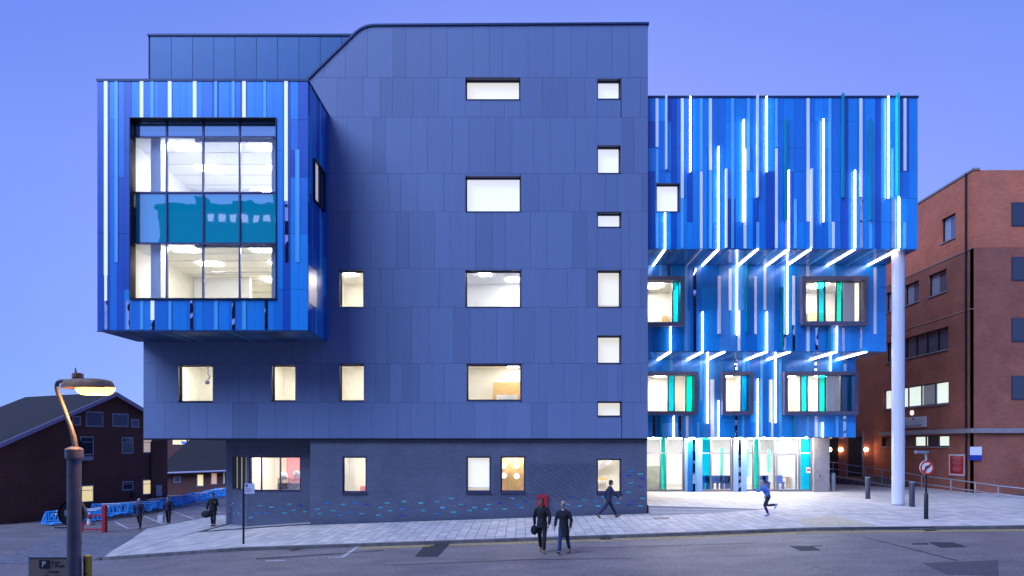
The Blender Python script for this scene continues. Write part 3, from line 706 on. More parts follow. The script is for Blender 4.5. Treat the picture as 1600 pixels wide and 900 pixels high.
# ---- right-hand striped volumes
Y1, Y2, Y3 = .30, 2.93, 5.92
xr2 = 19.48; xL = 6.12
ZT1, ZB1 = Z(153, Y1), Z(389, Y1); ZB2 = Z(549, Y2); ZB3 = Z(683, Y3)
h1 = px_rect(1025.5, 1062.5, 286, 331, Y1)
v1 = shell(xL, xr2-.03, Y1+.03, 12, ZB1+.03, ZT1, [h1], name='upper_volume_wall')
s1 = [(1026.7, 154, 230, 4.5, 'w'), (1026.7, 233, 286, 4.5, 'c'), (1026.7, 333, 388, 4, 'c'), (1040.3, 150, 266, 2.6, 'f'), (1066, 154, 310, 4.5, 'w'), (1066, 311, 388, 4.2, 'c'), (1095.6, 154, 267, 4.5, 'c'), (1095.6, 268, 388, 4, 'w'),
      (1110, 154, 266, 4.5, 'w'), (1110, 267, 388, 4.2, 'c'), (1134, 265, 388, 2.6, 'f'), (1144.5, 154, 388, 4.2, 'c'), (1164, 232, 388, 4.2, 'w'), (1169.5, 154, 267, 4.5, 'c'), (1182.6, 150, 309, 2.6, 'f'), (1184, 347, 388, 4.5, 'c'),
      (1213, 154, 230, 4, 'c'), (1213, 232, 388, 4, 'w'), (1226.5, 188, 345, 3.4, 't'), (1242.7, 311, 388, 4.4, 'c'), (1262.5, 154, 346, 4.5, 'w'), (1266.8, 265, 388, 2.6, 'f'), (1296.6, 154, 388, 4.2, 'c'), (1301.8, 347, 388, 4.4, 'w'),
      (1315.5, 148, 310, 3.2, 't'), (1345, 154, 308, 4.8, 'w'), (1345.5, 309, 388, 4.5, 'm'), (1358.5, 188, 345, 3.4, 't'), (1360.5, 346, 388, 4.2, 'c'), (1394, 232, 309, 4.2, 'c'), (1395, 310, 388, 5, 'm'),
      (1400.5, 148, 309, 3.4, 'T'), (1413.8, 154, 267, 4.5, 'w'), (1413.8, 347, 388, 4.2, 'c')]
l1 = [(1077.5, 152, 270), (1121.5, 230, 389), (1161, 188, 348), (1196.5, 152, 270), (1231, 267, 389), (1285, 187, 348), (1334, 267, 389), (1386, 152, 311), (1402.5, 309, 389), (1038.3, 333, 389)]
clad(v1, 1012.5, 1434, 153, 389, Y1, [190, 231, 268, 310, 347], s1, l1, [h1], 21, 9, 16)
MB().box(xL, xr2+.03, Y1-.03, 12, ZT1, ZT1+.10).build('coping', m_coping, v1)
window(HB, h1, Y1, .24, blind=m_blindc)
# front of the middle volume
xe2 = xr2
h2a = px_rect(1005, 1061, 440, 505, Y2); h2b = px_rect(1255, 1346, 440, 504, Y2)
v2 = shell(xL, xe2-.03, Y2+.03, 12.2, ZB2+.03, ZB1+.02, [h2a, h2b], name='middle_volume_wall')
s2 = [(1032, 412, 434, 4.5, 'c'), (1045, 414, 434, 4, 'm'), (1072, 412, 549, 4, 'c'), (1085.5, 418, 549, 4.5, 'm'), (1123, 432, 522, 3.6, 'f'), (1140.5, 419, 485, 4.5, 'w'), (1154.5, 485, 548, 4.2, 'w'), (1166.5, 412, 520, 3, 't'),
      (1180.5, 432, 522, 4, 'w'), (1195, 400, 484, 4.2, 'w'), (1220.5, 449, 548, 3, 't'), (1240, 431, 508, 4.2, 'w'), (1240, 508, 548, 4.2, 'm'), (1226, 523, 548, 4.2, 'm'), (1262, 412, 434, 4.5, 'w'), (1262.5, 510, 549, 4.5, 'w'),
      (1276, 510, 549, 4.2, 'm'), (1303, 412, 434, 4.5, 'c'), (1293.5, 510, 549, 3.4, 't'), (1317.5, 510, 549, 4.2, 'm'), (1345, 510, 549, 3.6, 'm'), (1367, 418, 522, 4.2, 'w')]
l2 = [(1150.3, 413, 524), (1228.5, 413, 523), (1097, 487, 549), (1197, 487, 549), (1047, 511, 549), (1306, 511, 549)]
clad(v2, 1008, 1385, 413, 549, Y2, [449, 485, 522], s2, l2, [h2a, h2b], 33, 10, 20)
h3a = px_rect(1000, 1083, 587, 643, Y3); h3b = px_rect(1131.5, 1169, 587, 643, Y3); h3c = px_rect(1227.5, 1331, 587, 643, Y3)
v3 = shell(xL, xe2-.03, Y3+.03, 12.4, ZB3+.03, ZB2+.02, [h3a, h3b, h3c], name='lower_volume_wall')
s3 = [(1048.5, 560, 580, 4, 'c'), (1022, 650, 683, 4, 'm'), (1031, 650, 683, 4, 't'), (1062, 650, 683, 4.4, 'm'), (1073, 650, 683, 3, 'f'), (1095, 560, 626, 4.2, 'c'), (1091, 660, 683, 3.5, 'c'), (1113, 593, 683, 5.5, 'w'), (1149.5, 560, 580, 4, 'm'),
      (1150, 650, 683, 4, 'm'), (1161, 650, 683, 3.6, 'c'), (1190, 560, 683, 4, 'c'), (1204, 593, 660, 5, 'w'), (1206.5, 660, 683, 3.2, 'w'), (1219.5, 560, 683, 4.2, 'c'), (1162, 560, 580, 3.4, 'c'), (1274, 560, 580, 4, 'm'), (1240, 650, 683, 3.4, 't'), (1262, 650, 683, 4, 'c'),
      (1275, 650, 683, 4.5, 'w'), (1308, 650, 683, 4, 'c'), (1319.5, 650, 683, 4.4, 'm'), (1320, 560, 580, 4, 'm')]
l3 = [(1104.8, 560, 662), (1121.7, 626, 683), (1183, 592, 683), (1210.5, 560, 661), (1052, 650, 683), (1284, 660, 683), (1296.5, 560, 580)]
clad(v3, 1006, 1337, 562, 683, Y3, [593, 626, 660], s3, l3, [h3a, h3b, h3c], 44, 11, 22)
print('blue panels', blue_n[0], 'grey', npan)
# soffits and their diagonal light strips
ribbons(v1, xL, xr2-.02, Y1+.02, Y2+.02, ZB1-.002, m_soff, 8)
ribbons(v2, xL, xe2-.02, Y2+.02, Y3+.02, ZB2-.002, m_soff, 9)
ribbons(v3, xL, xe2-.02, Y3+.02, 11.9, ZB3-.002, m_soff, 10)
def soff_led(v, cx, y0, y1, z, m_=None):
    xc = X(cx, y0); MB().box(xc-.038, xc+.038, y0-.1, y1, z-.075, z-.034).build('soffit_light_strip', m_ or m_led, v)
for cx in (1038.3, 1121.5, 1182.5, 1231, 1265, 1334, 1402.5): soff_led(v1, cx, Y1, Y2-.02, ZB1)
for cx, m_ in ((1212, m_cyan), (1301, m_cyan), (1366, m_cyan), (1095, m_white)): soff_led(v1, cx, Y1, Y2-.02, ZB1, m_)
for cx in (1047, 1097, 1131, 1197, 1233, 1306, 1352): soff_led(v2, cx, Y2, Y3-.02, ZB2)
# projecting window surrounds with coloured glass
def bay(hole, y, cuts, kinds, open_right=False):
    x0, x1, z0, z1 = hole; t = .20; p = .34
    b = MB(); b.box(x0-t, x0, y-p, y+.02, z0-t, z1+t); b.box(x1, x1+t, y-p, y+.02, z0-t, z1+t); b.box(x0, x1, y-p, y+.02, z1, z1+t); b.box(x0, x1, y-p, y+.02, z0-t, z0)
    s = b.build('window_surround', m_purple, HB)
    gl = {'g': m_glass, 'c': m_gcyan, 't': m_gteal, 'b': m_gblue, 'v': m_glass}
    xs = [x0]+[X(c, y+.1) for c in cuts]+[x1]; yg = y+.10
    for q in xs[1:-1]: MB().box(q-.03, q+.03, yg-.05, yg+.05, z0, z1).build('mullion', m_frame, s)
    for i, k in enumerate(kinds):
        a, c = xs[i]+(.03 if i else 0), xs[i+1]-(.03 if i < len(kinds)-1 else 0)
        MB().box(a, c, yg-.008, yg+.004, z0, z1).build('coloured_pane' if k in 'ctb' else 'pane', gl[k], s)
        if k == 'v': MB().box(a+.1, c-.25, yg+.12, yg+.14, z0, z1).build('blind', m_blindg, s)
    rm = room(HB, x0-.3, x1+.25, y+.25, y+3.2, z0-.5, z1+.2, m_roomw, [])
    n = max(1, int((x1-x0)/1.6))
    for k in range(n): 
        lx = x0+(x1-x0)*(k+.5)/n; MB().box(lx-.3, lx+.3, y+.9, y+2.0, z1+.14, z1+.18).build('ceiling_light', m_ceilb, rm)
    return s, rm
s_, rm = bay(h2a, Y2, (1051,), 'gc')
MB().box(X(1036, Y2+3), X(1043, Y2+3), Y2+3.0, Y2+3.15, h2a[2]-.5, h2a[3]-1.2).build('door_leaf', m_wood, rm)
s_, rm = bay(h2b, Y2, (1278, 1288.5, 1306, 1315.5), 'gcgtv')
MB().box(X(1262, Y2+3), X(1290, Y2+3), Y2+3.0, Y2+3.15, h2b[2]-.5, h2b[3]-1.0).build('artwork_panel', mat('pale_yellow_wall', (.75, .62, .35), .6, var=.35, vscale=1.2), rm)
bay(h3a, Y3, (1044, 1053.5, 1071.5), 'gcgt')
bay(h3b, Y3, (1157.5,), 'gb')
s_, rm = bay(h3c, Y3, (1251, 1261, 1279, 1289.5, 1313.5), 'gcgtvb')
MB().box(X(1232, Y3+3), X(1262, Y3+3), Y3+3.0, Y3+3.15, h3c[2]-.5, h3c[3]-1.1).build('artwork_panel', MATS['pale_yellow_wall'], rm)
# tall round column carrying the upper volume
colx, coly = X(1404.5, .84), .90; cz = fc(colx, coly)
b = MB().lathe((colx, coly, 0), [(.29, cz-.05), (.29, ZB1-.005)], 40); b.build('round_column', m_col, HB, smooth=True)
b = MB().lathe((colx, coly, 0), [(.30, cz-.02), (.30, cz+.06), (.292, cz+.06)], 40); b.build('column_base_ring', m_steel, HB, smooth=True)
# ---- lobby glazing under the volumes
gzb = fc(10, YG); ztg = ZB3-.035
def xg(p): return X(p, YG)
m_trimg = mat('glazing_trim_grey', (.22, .22, .27), .45, .3)
lob = MB().box(xL, xg(1268), YG-.06, YG+.14, gzb-.02, gzb+.12).build('lobby_glazing', m_trimg, HB)
trz = Z(708, YG)
seg = [(1008, 1032, 'g'), (1032, 1040, 't'), (1040, 1067, 'g'), (1096, 1110.5, 'c'), (1110.5, 1143, 'g'), (1165.5, 1177, 'g'), (1177, 1185.5, 't'), (1185.5, 1210, 'g'), (1210, 1249, 'd'), (1250, 1267, 'c')]
for a, c, k in seg:
    x0, x1 = max(xL, xg(a)), xg(c); m_ = {'g': m_glass, 't': m_gteal, 'c': m_gcyan, 'd': m_glass}[k]
    MB().box(x1-.035, x1+.035, YG-.07, YG+.10, gzb+.12, ztg).build('mullion', m_trimg, lob)
    if k in 'gtd' and not (a == 1032): MB().box(x0+.036, x1-.036, YG-.05, YG+.08, trz-.03, trz+.03).build('transom', m_trimg, lob)
    nm = 'pane' if k in 'gd' else 'coloured_pane'
    MB().box(x0+.036, x1-.036, YG-.006, YG+.006, gzb+.12, trz-.031).build(nm, m_, lob)
    MB().box(x0+.036, x1-.036, YG-.006, YG+.006, trz+.031, ztg).build(nm, m_, lob)
xd0, xd1 = xg(1212), xg(1244)
b = MB(); b.box(xd0, xd0+.05, YG-.12, YG-.075, gzb+.02, trz-.05); b.box(xd1-.09, xd1, YG-.12, YG-.075, gzb+.02, trz-.05); b.box(xd0+.05, xd1-.09, YG-.12, YG-.075, trz-.14, trz-.05)
dr = b.build('entrance_door', m_trimg, HB)
MB().box(xd0+.05, xd1-.09, YG-.11, YG-.10, gzb+.04, trz-.14).build('door_glass', m_glass, dr)
MB().box(xd1-.13, xd1-.10, YG-.19, YG-.125, gzb+.7, gzb+1.5).build('door_handle', m_steel, dr)
nt_ = MB().box(xg(1259.5), xg(1266), YG-.03, YG-.012, Z(739, YG), Z(730, YG)).build('door_notice', mat('notice_white', (.8, .8, .82), .6), lob)
MB().box(xg(1260.3), xg(1265.2), YG-.036, YG-.031, Z(736, YG), Z(732.5, YG)).build('notice_mark', mat('notice_red', (.7, .08, .08), .6), lob)
# cladded piers between the lobby panes
m_pale = mat('pale_blue_pier', (.30, .50, .90), .22, .05, coat=.4)
for (a, c, parts) in ((1069, 1096, ((1069, 1073, m_pale), (1073, 1081, m_blues[1]), (1081, 1085, m_mirror), (1085, 1088, m_cyan), (1088, 1096, m_pale))),
                      (1145, 1165, ((1145, 1152, m_pale), (1152, 1156, m_mirror), (1156, 1165, m_pale)))):
    pr = MB().box(xg(a), xg(c), YG-.02, YG+.5, gzb-.02, ztg).build('lobby_pier', m_cavity, HB)
    for (p, q, m_) in parts: MB().box(xg(p)+.004, xg(q)-.004, YG-.20, YG-.021, gzb, ztg).build('pier_panel', m_, pr)
cp_ = MB().box(xg(1268.5), xg(1293), YG-.25, YG+4.5, gzb-.1, ZB3-.04).build('concrete_pier', m_conc, HB)
MB().box(xg(1273.5), xg(1276.5), YG-.30, YG-.25, Z(748, YG), Z(740, YG)).build('door_entry_panel', m_steel, cp_)
MB().box(xg(1277), xg(1278.5), YG-.28, YG-.25, Z(745, YG), Z(742, YG)).build('door_entry_panel', m_black, cp_)
lobby = room(HB, xL+.02, xg(1268), YG+.2, YG+6.5, gzb-.01, ztg+.05, m_room, [])
for lx in (8.0, 10.3, 12.6, 14.9, 16.9):
    for ly in (YG+1.2, YG+3.8): MB().box(lx-.6, lx+.6, ly-.3, ly+.3, ztg-.02, ztg+.02).build('ceiling_light', m_ceill, lobby)
CHL = ['first blue chair from the left behind the cyan lobby pane', 'second blue chair, behind the cyan lobby pane', 'blue chair at the left edge of the middle clear lobby pane', 'second blue chair behind the middle clear lobby pane', 'third blue chair behind the middle clear lobby pane', 'fourth blue chair behind the middle clear lobby pane', 'blue chair at the right edge of the middle clear lobby pane', 'blue chair just right of the narrow teal lobby pane', 'second blue chair right of the narrow teal lobby pane', 'blue chair behind the left side of the entrance door']
for p in (1098, 1104, 1112, 1120, 1126, 1133, 1138, 1188, 1192, 1214):
    x0 = X(p, YG+2.2); c = MB(); c.box(x0, x0+.42, YG+2.0, YG+2.4, gzb+.38, gzb+.46); c.box(x0, x0+.42, YG+2.36, YG+2.42, gzb+.46, gzb+.85)
    for a in (0.02, .36): c.box(x0+a, x0+a+.04, YG+2.02, YG+2.38, gzb, gzb+.38)
    ch = c.build('waiting_chair', mat('chair_blue', (.05, .14, .50), .6), None); tag(ch, CHL.pop(0), 'chair', 'blue waiting chairs in the lobby')
MB().box(X(1008, YG+2), X(1030, YG+2), YG+1.8, YG+2.4, gzb, gzb+1.45).build('reception_screen', mat('sage_screen', (.38, .42, .33), .7, var=.2, vscale=3), lobby)
for p, a, b_ in ((1128, 700, 752), (1168, 702, 745), (1202, 702, 738)):
    MB().box(X(p-2, YG+4), X(p+2, YG+4), YG+4, YG+4.1, Z(b_, YG+4), Z(a, YG+4)).build('hanging_glass_strip', mat('teal_hanging', (.15, .75, .62), .4), lobby)
tb = MB(); tb.box(X(1213, YG+3), X(1232, YG+3), YG+2.7, YG+3.3, gzb+.68, gzb+.74)
for q in (1214, 1230): tb.box(X(q, YG+3), X(q, YG+3)+.05, YG+2.8, YG+3.2, gzb, gzb+.68)
tag(tb.build('lobby_table', m_wood), 'low timber table inside the lobby, behind the open entrance pane', 'table')
# downlights under the lowest soffit
for p in (1022, 1054, 1084, 1120, 1158, 1195, 1225, 1262):
    b = MB().lathe((X(p, 6.4), 6.55, ZB3-.06), [(.07, 0), (.07, .025)], 12); b.build('soffit_downlight', mat('downlight', (1, 1, 1), .5, emit=(1, .93, .82), es=1000), v3)
# ---- blue-grey brick base
YR = .15
bw = [px_rect(535, 573, 713, 770, YR), px_rect(728.5, 767, 713, 769, YR), px_rect(782, 821, 713, 769, YR), px_rect(932, 971, 716.5, 770, YR)]
b = MB(); xa, xb_ = X(485, YR), X(1011, YR); ztop = Z(687.6, 0)+.02
for r_ in sub_rects([(xa, xb_, -.95, ztop)], bw): b.box(r_[0], r_[1], YR, YR+.3, r_[2], r_[3])
b.box(xb_-.3, xb_, YR+.3, 12, -.4, ztop)
base = b.build('brick_base_wall', m_bluebrick, HB)
YC = 1.1; xc0 = X(386, YC)
hw = px_rect(389, 470, 713, 767.5, YC); b = MB()
for r_ in sub_rects([(xc0, X(487, YC)+.3, -1.25, ztop)], [hw]): b.box(r_[0], r_[1], YC, YC+.25, r_[2], r_[3])
b.build('recessed_brick_wall', m_bluebrick, base)
MB().box(xa, xa+.25, YR+.3, YC, -1.0, ztop).build('brick_return', m_bluebrick, base)
# chamfer
A = Vector((xc0, YC, 0)); yE = 33.6-D; B = Vector((X(353, yE), yE, 0)); dv = (B-A).normalized(); nv = Vector((dv.y, -dv.x, 0));
if nv.y > 0: nv = -nv
L = (B-A).length; z0w, z1w = hw[2], hw[3]
def chm(u0, u1, z0, z1, n0, n1, name, m_, par):
    c = A+dv*(u0+u1)/2+nv*(n0+n1)/2; c.z = (z0+z1)/2
    return MB().obox(c, dv*(u1-u0)/2, nv*(n1-n0)/2, (0, 0, (z1-z0)/2)).build(name, m_, par)
wu0, wu1 = .10, L*.68
chm(0, L, -1.5, z0w, -.25, 0, 'chamfer_brick_wall', m_bluebrick, base); chm(0, L, z1w, ztop, -.25, 0, 'chamfer_brick_wall', m_bluebrick, base)
chm(wu1, L, z0w, z1w, -.25, 0, 'chamfer_brick_wall', m_bluebrick, base); chm(0, wu0, z0w, z1w, -.25, 0, 'chamfer_brick_wall', m_bluebrick, base)
B2 = B; MB().box(B2.x, B2.x+.25, B2.y, 12, -1.5, ztop).build('brick_side_wall', m_bluebrick, base)
chw = chm(wu0, wu1, z0w, z0w+.05, -.18, -.02, 'window', m_frame, HB)
chm(wu0, wu1, z1w-.05, z1w, -.18, -.02, 'frame', m_frame, chw)
for u in (wu0+.03, wu0+(wu1-wu0)*.33, wu0+(wu1-wu0)*.66, wu1-.03): chm(u-.03, u+.03, z0w+.05, z1w-.05, -.18, -.05, 'mullion', m_frame, chw)
for k in range(3):
    u0 = wu0+.06+(wu1-wu0-.06)*k/3; chm(u0, u0+(wu1-wu0)/3-.08, z0w+.05, z1w-.05, -.125, -.115, 'pane', m_glass, chw)
    chm(u0+.05, u0+(wu1-wu0)/3-.12, z0w+.05, z1w-.05, -.20, -.19, 'blind', mat('dim_curtain', (.42, .42, .30), .8, emit=(1, .95, .62), es=.30), chw)
ww = window(HB, hw, YC, .10, mull=[X(409, YC+.1), X(438.5, YC+.1)], back=None)
rm = room(HB, hw[0]+.02, hw[1]+.3, YC+.26, YC+3.2, hw[2]-.3, hw[3]+.25, m_roomw, [(hw[0]+1.1, YC+1.2, 1.2, .5), (hw[0]+2.4, YC+2.2, .6, .5)])
MB().box(hw[0]+.75, hw[0]+1.75, YC+3.0, YC+3.15, hw[2]-.3, hw[3]+.2).build('pink_curtain', m_rooms, rm)
for k in range(16):
    xx = hw[0]+1.1+k*.075; MB().box(xx, xx+.025, YC+.9, YC+.93, hw[2]+.05, hw[2]+.62).build('crib_bar', m_frame, rm)
MB().box(hw[0]+1.05, hw[0]+2.35, YC+1.0, YC+1.5, hw[2]-.1, hw[2]+.34).build('padded_seat', mat('mauve_fabric', (.35, .28, .30), .9), rm)
MB().sph((hw[0]+1.25, YC+1.3, hw[2]+.7), .22, 10, 6).build('cushion', m_room, rm)
MB().sph((hw[0]+1.9, YC+1.4, hw[2]+.8), .20, 10, 6).build('cushion', m_room, rm)
for k in range(18):
    xx = hw[0]+1.85+k*.05; MB().box(xx, xx+.012, YC+.4, YC+.41, hw[2], hw[3]).build('curtain_fold', m_room, rm)
def bwin(r_, st):
    w = window(HB, r_, YR, .12, fr=.06, back='blind' if st == 'b' else None)
    MB().box(r_[0]-.03, r_[1]+.03, YR-.06, YR, r_[2]-.08, r_[2]-.003).build('sill', m_frame, w)
    if st == 'b': return
    x0, x1, z0, z1 = r_; rm = room(HB, x0-.4, x1+.4, YR+.32, YR+2.6, z0-.5, z1+.2, m_roomw, [((x0+x1)/2, YR+1.0, .9, .6)])
    if st == 'd':
        for a, c in ((x0-.15, x0+.42), (x0+.45, x1+.2)):
            d = MB().box(a, c, YR+1.3, YR+1.36, z0-.5, z1+.1).build('door_leaf', m_wood, rm)
        for cx, cz_ in ((x0+.12, z0+.75), (x0+.12, z0+1.25), (x0+.78, z0+.72), (x0+.78, z0+1.25)):
            b = MB(); n = 20
            b.v = [(cx+.15*math.cos(2*math.pi*k/n), yy, cz_+.15*math.sin(2*math.pi*k/n)) for yy in (YR+1.28, YR+1.295) for k in range(n)]
            b.f = [tuple(range(n)), tuple(reversed(range(n, 2*n)))]+[(k, (k+1) % n, n+(k+1) % n, n+k) for k in range(n)]
            b.build('round_vision_panel', m_blindc, rm)
    if st == 's':
        b = MB(); b.poly([(x0-.2, YR+2.4, z0+.9), (x1-.2, YR+1.6, z1+.1), (x1-.2, YR+1.6, z1-.15), (x0-.2, YR+2.4, z0+.62)]); b.build('stair_underside', m_conc, rm)
        b = MB().box(x0-.1, x0+.8, YR+2.2, YR+2.3, z0+.5, z0+.62); b.build('stair_rail', m_wood, rm)
        for k in range(7): MB().box(x0+k*.12, x0+k*.12+.02, YR+2.2, YR+2.22, z0-.4, z0+.5).build('baluster', m_steel, rm)
    if st == 'c':
        for k in range(9): MB().box(x0+k*.06, x0+k*.06+.012, YR+.5, YR+.51, z0, z1).build('curtain_fold', m_room, rm)
        MB().box(x0+.5, x1, YR+1.4, YR+1.7, z0-.4, z0+.22).build('red_seat', m_rooms, rm); MB().box(x1-.35, x1, YR+1.2, YR+1.5, z0+.2, z0+1.2).build('shelf_unit', m_blindg, rm)
for r_, st in zip(bw, 'cbds'): bwin(r_, st)
# glazed accent bricks
gb = [mat('glazed_%s' % k, c, .3, coat=.5, objvar=.15) for k, c in (('teal', (.05, .42, .52)), ('blue', (.02, .22, .62)), ('navy', (.012, .05, .42)), ('aqua', (.10, .5, .62)))]
br = []
for zx, zy in ((242, 443), (305, 452), (407, 435), (471, 443), (217, 480), (280, 486), (368, 462), (381, 487), (432, 468), (498, 478), (189, 512)): br.append((340+zx/3.636, 670+zy/3.636, YC))
for zx, zy in ((567, 463), (581, 490), (621, 428), (660, 471), (713, 437), (700, 497), (753, 480), (780, 428), (846, 436), (820, 490), (927, 454), (964, 428), (914, 497), (980, 471), (1060, 419), (1047, 463), (1046, 497), (1155, 427), (1167, 471), (1247, 418), (1277, 454), (1248, 489), (1328, 400), (1340, 480), (1382, 435), (1433, 470), (1461, 453), (1526, 461), (1541, 436)): br.append((340+zx/3.636, 670+zy/3.636, YR))
for zx, zy in ((350, 500), (381, 543), (428, 470), (460, 512), (489, 531), (522, 490), (803, 511), (819, 458), (883, 520), (913, 478), (992, 489), (1006, 520), (1040, 457), (1131, 457), (1135, 497), (1210, 426), (1211, 509), (1225, 372), (1225, 289), (1210, 318), (1287, 309), (1302, 341), (1286, 393), (1303, 466), (1242, 487), (1288, 520)): br.append((700+zx/4.285, 670+zy/4.285, YR))
for i, (px, py, yy) in enumerate(br):
    xx, z = X(px, yy), Z(py, yy); z = round(z/.075)*.075
    MB().box(xx-.11, xx+.11, yy-.012, yy-.001, z+.006, z+.069).build('glazed_brick', gb[R.choice((0, 0, 1, 2, 3))], base)
for u, z in ((.5, .05), (.9, .18), (1.6, .1), (2.1, .2), (1.2, -.25), (1.9, -.3), (2.5, -.25), (2.4, .1), (.7, -.3)):
    if u < L: chm(u-.1, u+.1, z, z+.063, .001, .012, 'glazed_brick', gb[R.choice((0, 1, 3))], base)
# projecting header bricks in diagonal bands
pb = MB()
for j in range(24):
    z = .62+j*.075+.04
    i = 0; xx = X(560, YR)
    while xx < X(925, YR):
        px_ = CX+xx*F/(YR+D)
        if ((i+j) % 3 == 0) and not any(r_[0]-.08 < xx < r_[1]+.12 and r_[2]-.12 < z < r_[3]+.03 for r_ in bw) and px_ > 768: pb.box(xx, xx+.10, YR-.028, YR-.001, z, z+.06)
        xx += .1125; i += 1
tag(pb.build('projecting_bricks', mat('blue_brick_plain', (.10, .115, .19), .6), base), kind='stuff')
rb = MB().box(X(840.5, YR), X(855.5, YR), YR-.10, YR-.001, Z(800, YR), Z(773, YR)).build('dry_riser_cabinet', mat('signal_red', (.50, .015, .03), .4), HB, bevel=.008)
MB().box(X(842, YR), X(843.5, YR), YR-.125, YR-.101, Z(786, YR), Z(783, YR)).build('cabinet_lock', m_steel, HB)
# ------------------------------------------------------------------ brick building on the right
XB = 26.5
def yb_(px): return XB*F/(px-CX)-D
RB = empty('brick_building', (XB, 6, 0), 0, 'tall red brick building with strip windows at the right edge, behind the ramp', 'building')
O = (XB, 6, 0)
def rb_(mb, name, m_, par=None, **k):
    o = mb.build(name, m_, par or RB, off=O if par is None or par == RB else O, **k); return o
yfront = 36.3-D; yend = 16.5; ztopb = 19.5
wins_b = []   # (y0,y1,z0,z1,lit)
def addw(pa, pb_, z0, z1, k): wins_b.append((yb_(pb_), yb_(pa), z0, z1, k))
addw(1471, 1493, 16.1, 17.6, 'd'); addw(1451, 1479, 13.0, 14.4, 'd'); addw(1414, 1436, 13.0, 14.4, 'd'); addw(1385, 1398, 13.0, 14.4, 'd')
addw(1385, 1482, 9.35, 10.75, 'D'); addw(1380, 1482, 5.95, 7.35, 'L'); addw(1378, 1483, 3.25, 3.95, 'E')
def side_rects(z0, z1): return sub_rects([(yfront, yend, z0, z1)], [(w[0], w[1], w[2], w[3]) for w in wins_b])
b = MB()
for r_ in side_rects(-1, 14.95): b.box(XB, XB+.3, r_[0], r_[1], r_[2], r_[3])
lowerw = rb_(b, 'brick_wall', m_redbrick)
b = MB()
for r_ in side_rects(14.95, ztopb): b.box(XB, XB+.3, r_[0], r_[1], r_[2], r_[3])
rb_(b, 'upper_brick_wall', m_redbrick2)
b = MB().box(XB, 60, yfront-.001, yfront+.3, -1, 14.94); rb_(b, 'street_brick_wall', m_redbrick)
b = MB().box(XB+.3, 60, yfront, yfront+.3, 14.95, ztopb); b.box(XB+.3, 60, yend-.3, yend, -1, ztopb); b.box(59.7, 60, yfront+.3, yend-.3, -1, ztopb); b.box(XB+.3, 59.7, yfront+.3, yend-.3, ztopb-.4, ztopb-.2); rb_(b, 'roof_and_rear_walls', m_redbrick2)
b = MB().box(10, XB+.3, yend+.01, yend+.3, -1, 17.5); rb_(b, 'end_brick_wall', m_redbrick)
b = MB(); b.box(XB-.05, XB+.35, yfront-.05, yend, ztopb, ztopb+.12); rb_(b, 'parapet_coping', m_conc)
b = MB(); b.box(XB+1.5, XB+6, 14.5, 20, ztopb, ztopb+1.2); rb_(b, 'roof_plant', m_dkbrick)
for zz_ in (11.35, 14.93): rb_(MB().box(XB-.03, XB-.001, yfront, yend, zz_, zz_+.05), 'string_course', mat('buff_stone', (.42, .30, .24), .7))
rb_(MB().box(XB-.22, XB-.001, yfront-.1, yb_(1377), 4.05, 4.32), 'concrete_band', m_conc)
rb_(MB().box(XB, 60, yfront-.2, yfront-.002, 4.05, 4.32), 'concrete_band', m_conc)
b = MB(); b.tube([(XB-.1, yfront+.5, -.4), (XB-.1, yfront+.5, ztopb)], .06, 8); rb_(b, 'downpipe', m_black)
m_litw = mat('lit_office', (.7, .75, .7), .7, emit=(.90, 1, .86), es=.75)
m_dimw = mat('dim_curtain_blue', (.14, .15, .19), .8)
for (y0, y1, z0, z1, k) in wins_b:
    b = MB(); n = {'d': 1, 'D': 6, 'L': 5, 'E': 6}[k]; xf = XB+.14
    b.box(xf-.03, xf+.04, y0, y0+.06, z0, z1); b.box(xf-.03, xf+.04, y1-.06, y1, z0, z1); b.box(xf-.03, xf+.04, y0+.06, y1-.06, z1-.06, z1); b.box(xf-.03, xf+.04, y0+.06, y1-.06, z0, z0+.06)
    cuts = [y0+(y1-y0)*(q/n) for q in range(n+1)]
    for c in cuts[1:-1]: b.box(xf-.03, xf+.04, c-.04, c+.04, z0+.06, z1-.06)
    w = rb_(b, 'window', m_black if k != 'L' else m_frame)
    for q in range(n):
        a, c = cuts[q]+.05, cuts[q+1]-.05
        rb_(MB().box(xf+.0, xf+.008, a, c, z0+.06, z1-.06), 'pane', m_glass, w)
        mm = m_dimw
        if k == 'L': mm = m_litw if q != 1 else m_blindg
        if k == 'E': mm = m_litw if q in (0, 2) else (m_dimw if q != 4 else m_blindg)
        if k == 'd' and q == 0: rb_(MB().box(xf+.06, xf+.07, a+(c-a)*.55, c, z0+.06, z1-.06), 'curtain', mat('pale_curtain', (.45, .47, .55), .8), w)
        rb_(MB().box(xf+.10, xf+.12, a-.04, c+.04, z0+.02, z1-.02), 'blind' if k in 'LE' else 'dark_interior', mm, w)
    rb_(MB().box(XB-.06, XB+.1, y0-.05, y1+.05, z0-.07, z0-.003), 'sill', m_conc, w)
for zz_ in (6, 9.4, 13, 16.2):
    for q in range(5):
        x0 = XB+2.2+q*3.2; w = rb_(MB().box(x0, x0+1.6, yfront-.03, yfront-.003, zz_, zz_+1.4), 'window', m_frame); rb_(MB().box(x0+.06, x0+1.54, yfront-.045, yfront-.031, zz_+.06, zz_+1.34), 'pane', m_dkwin, w)
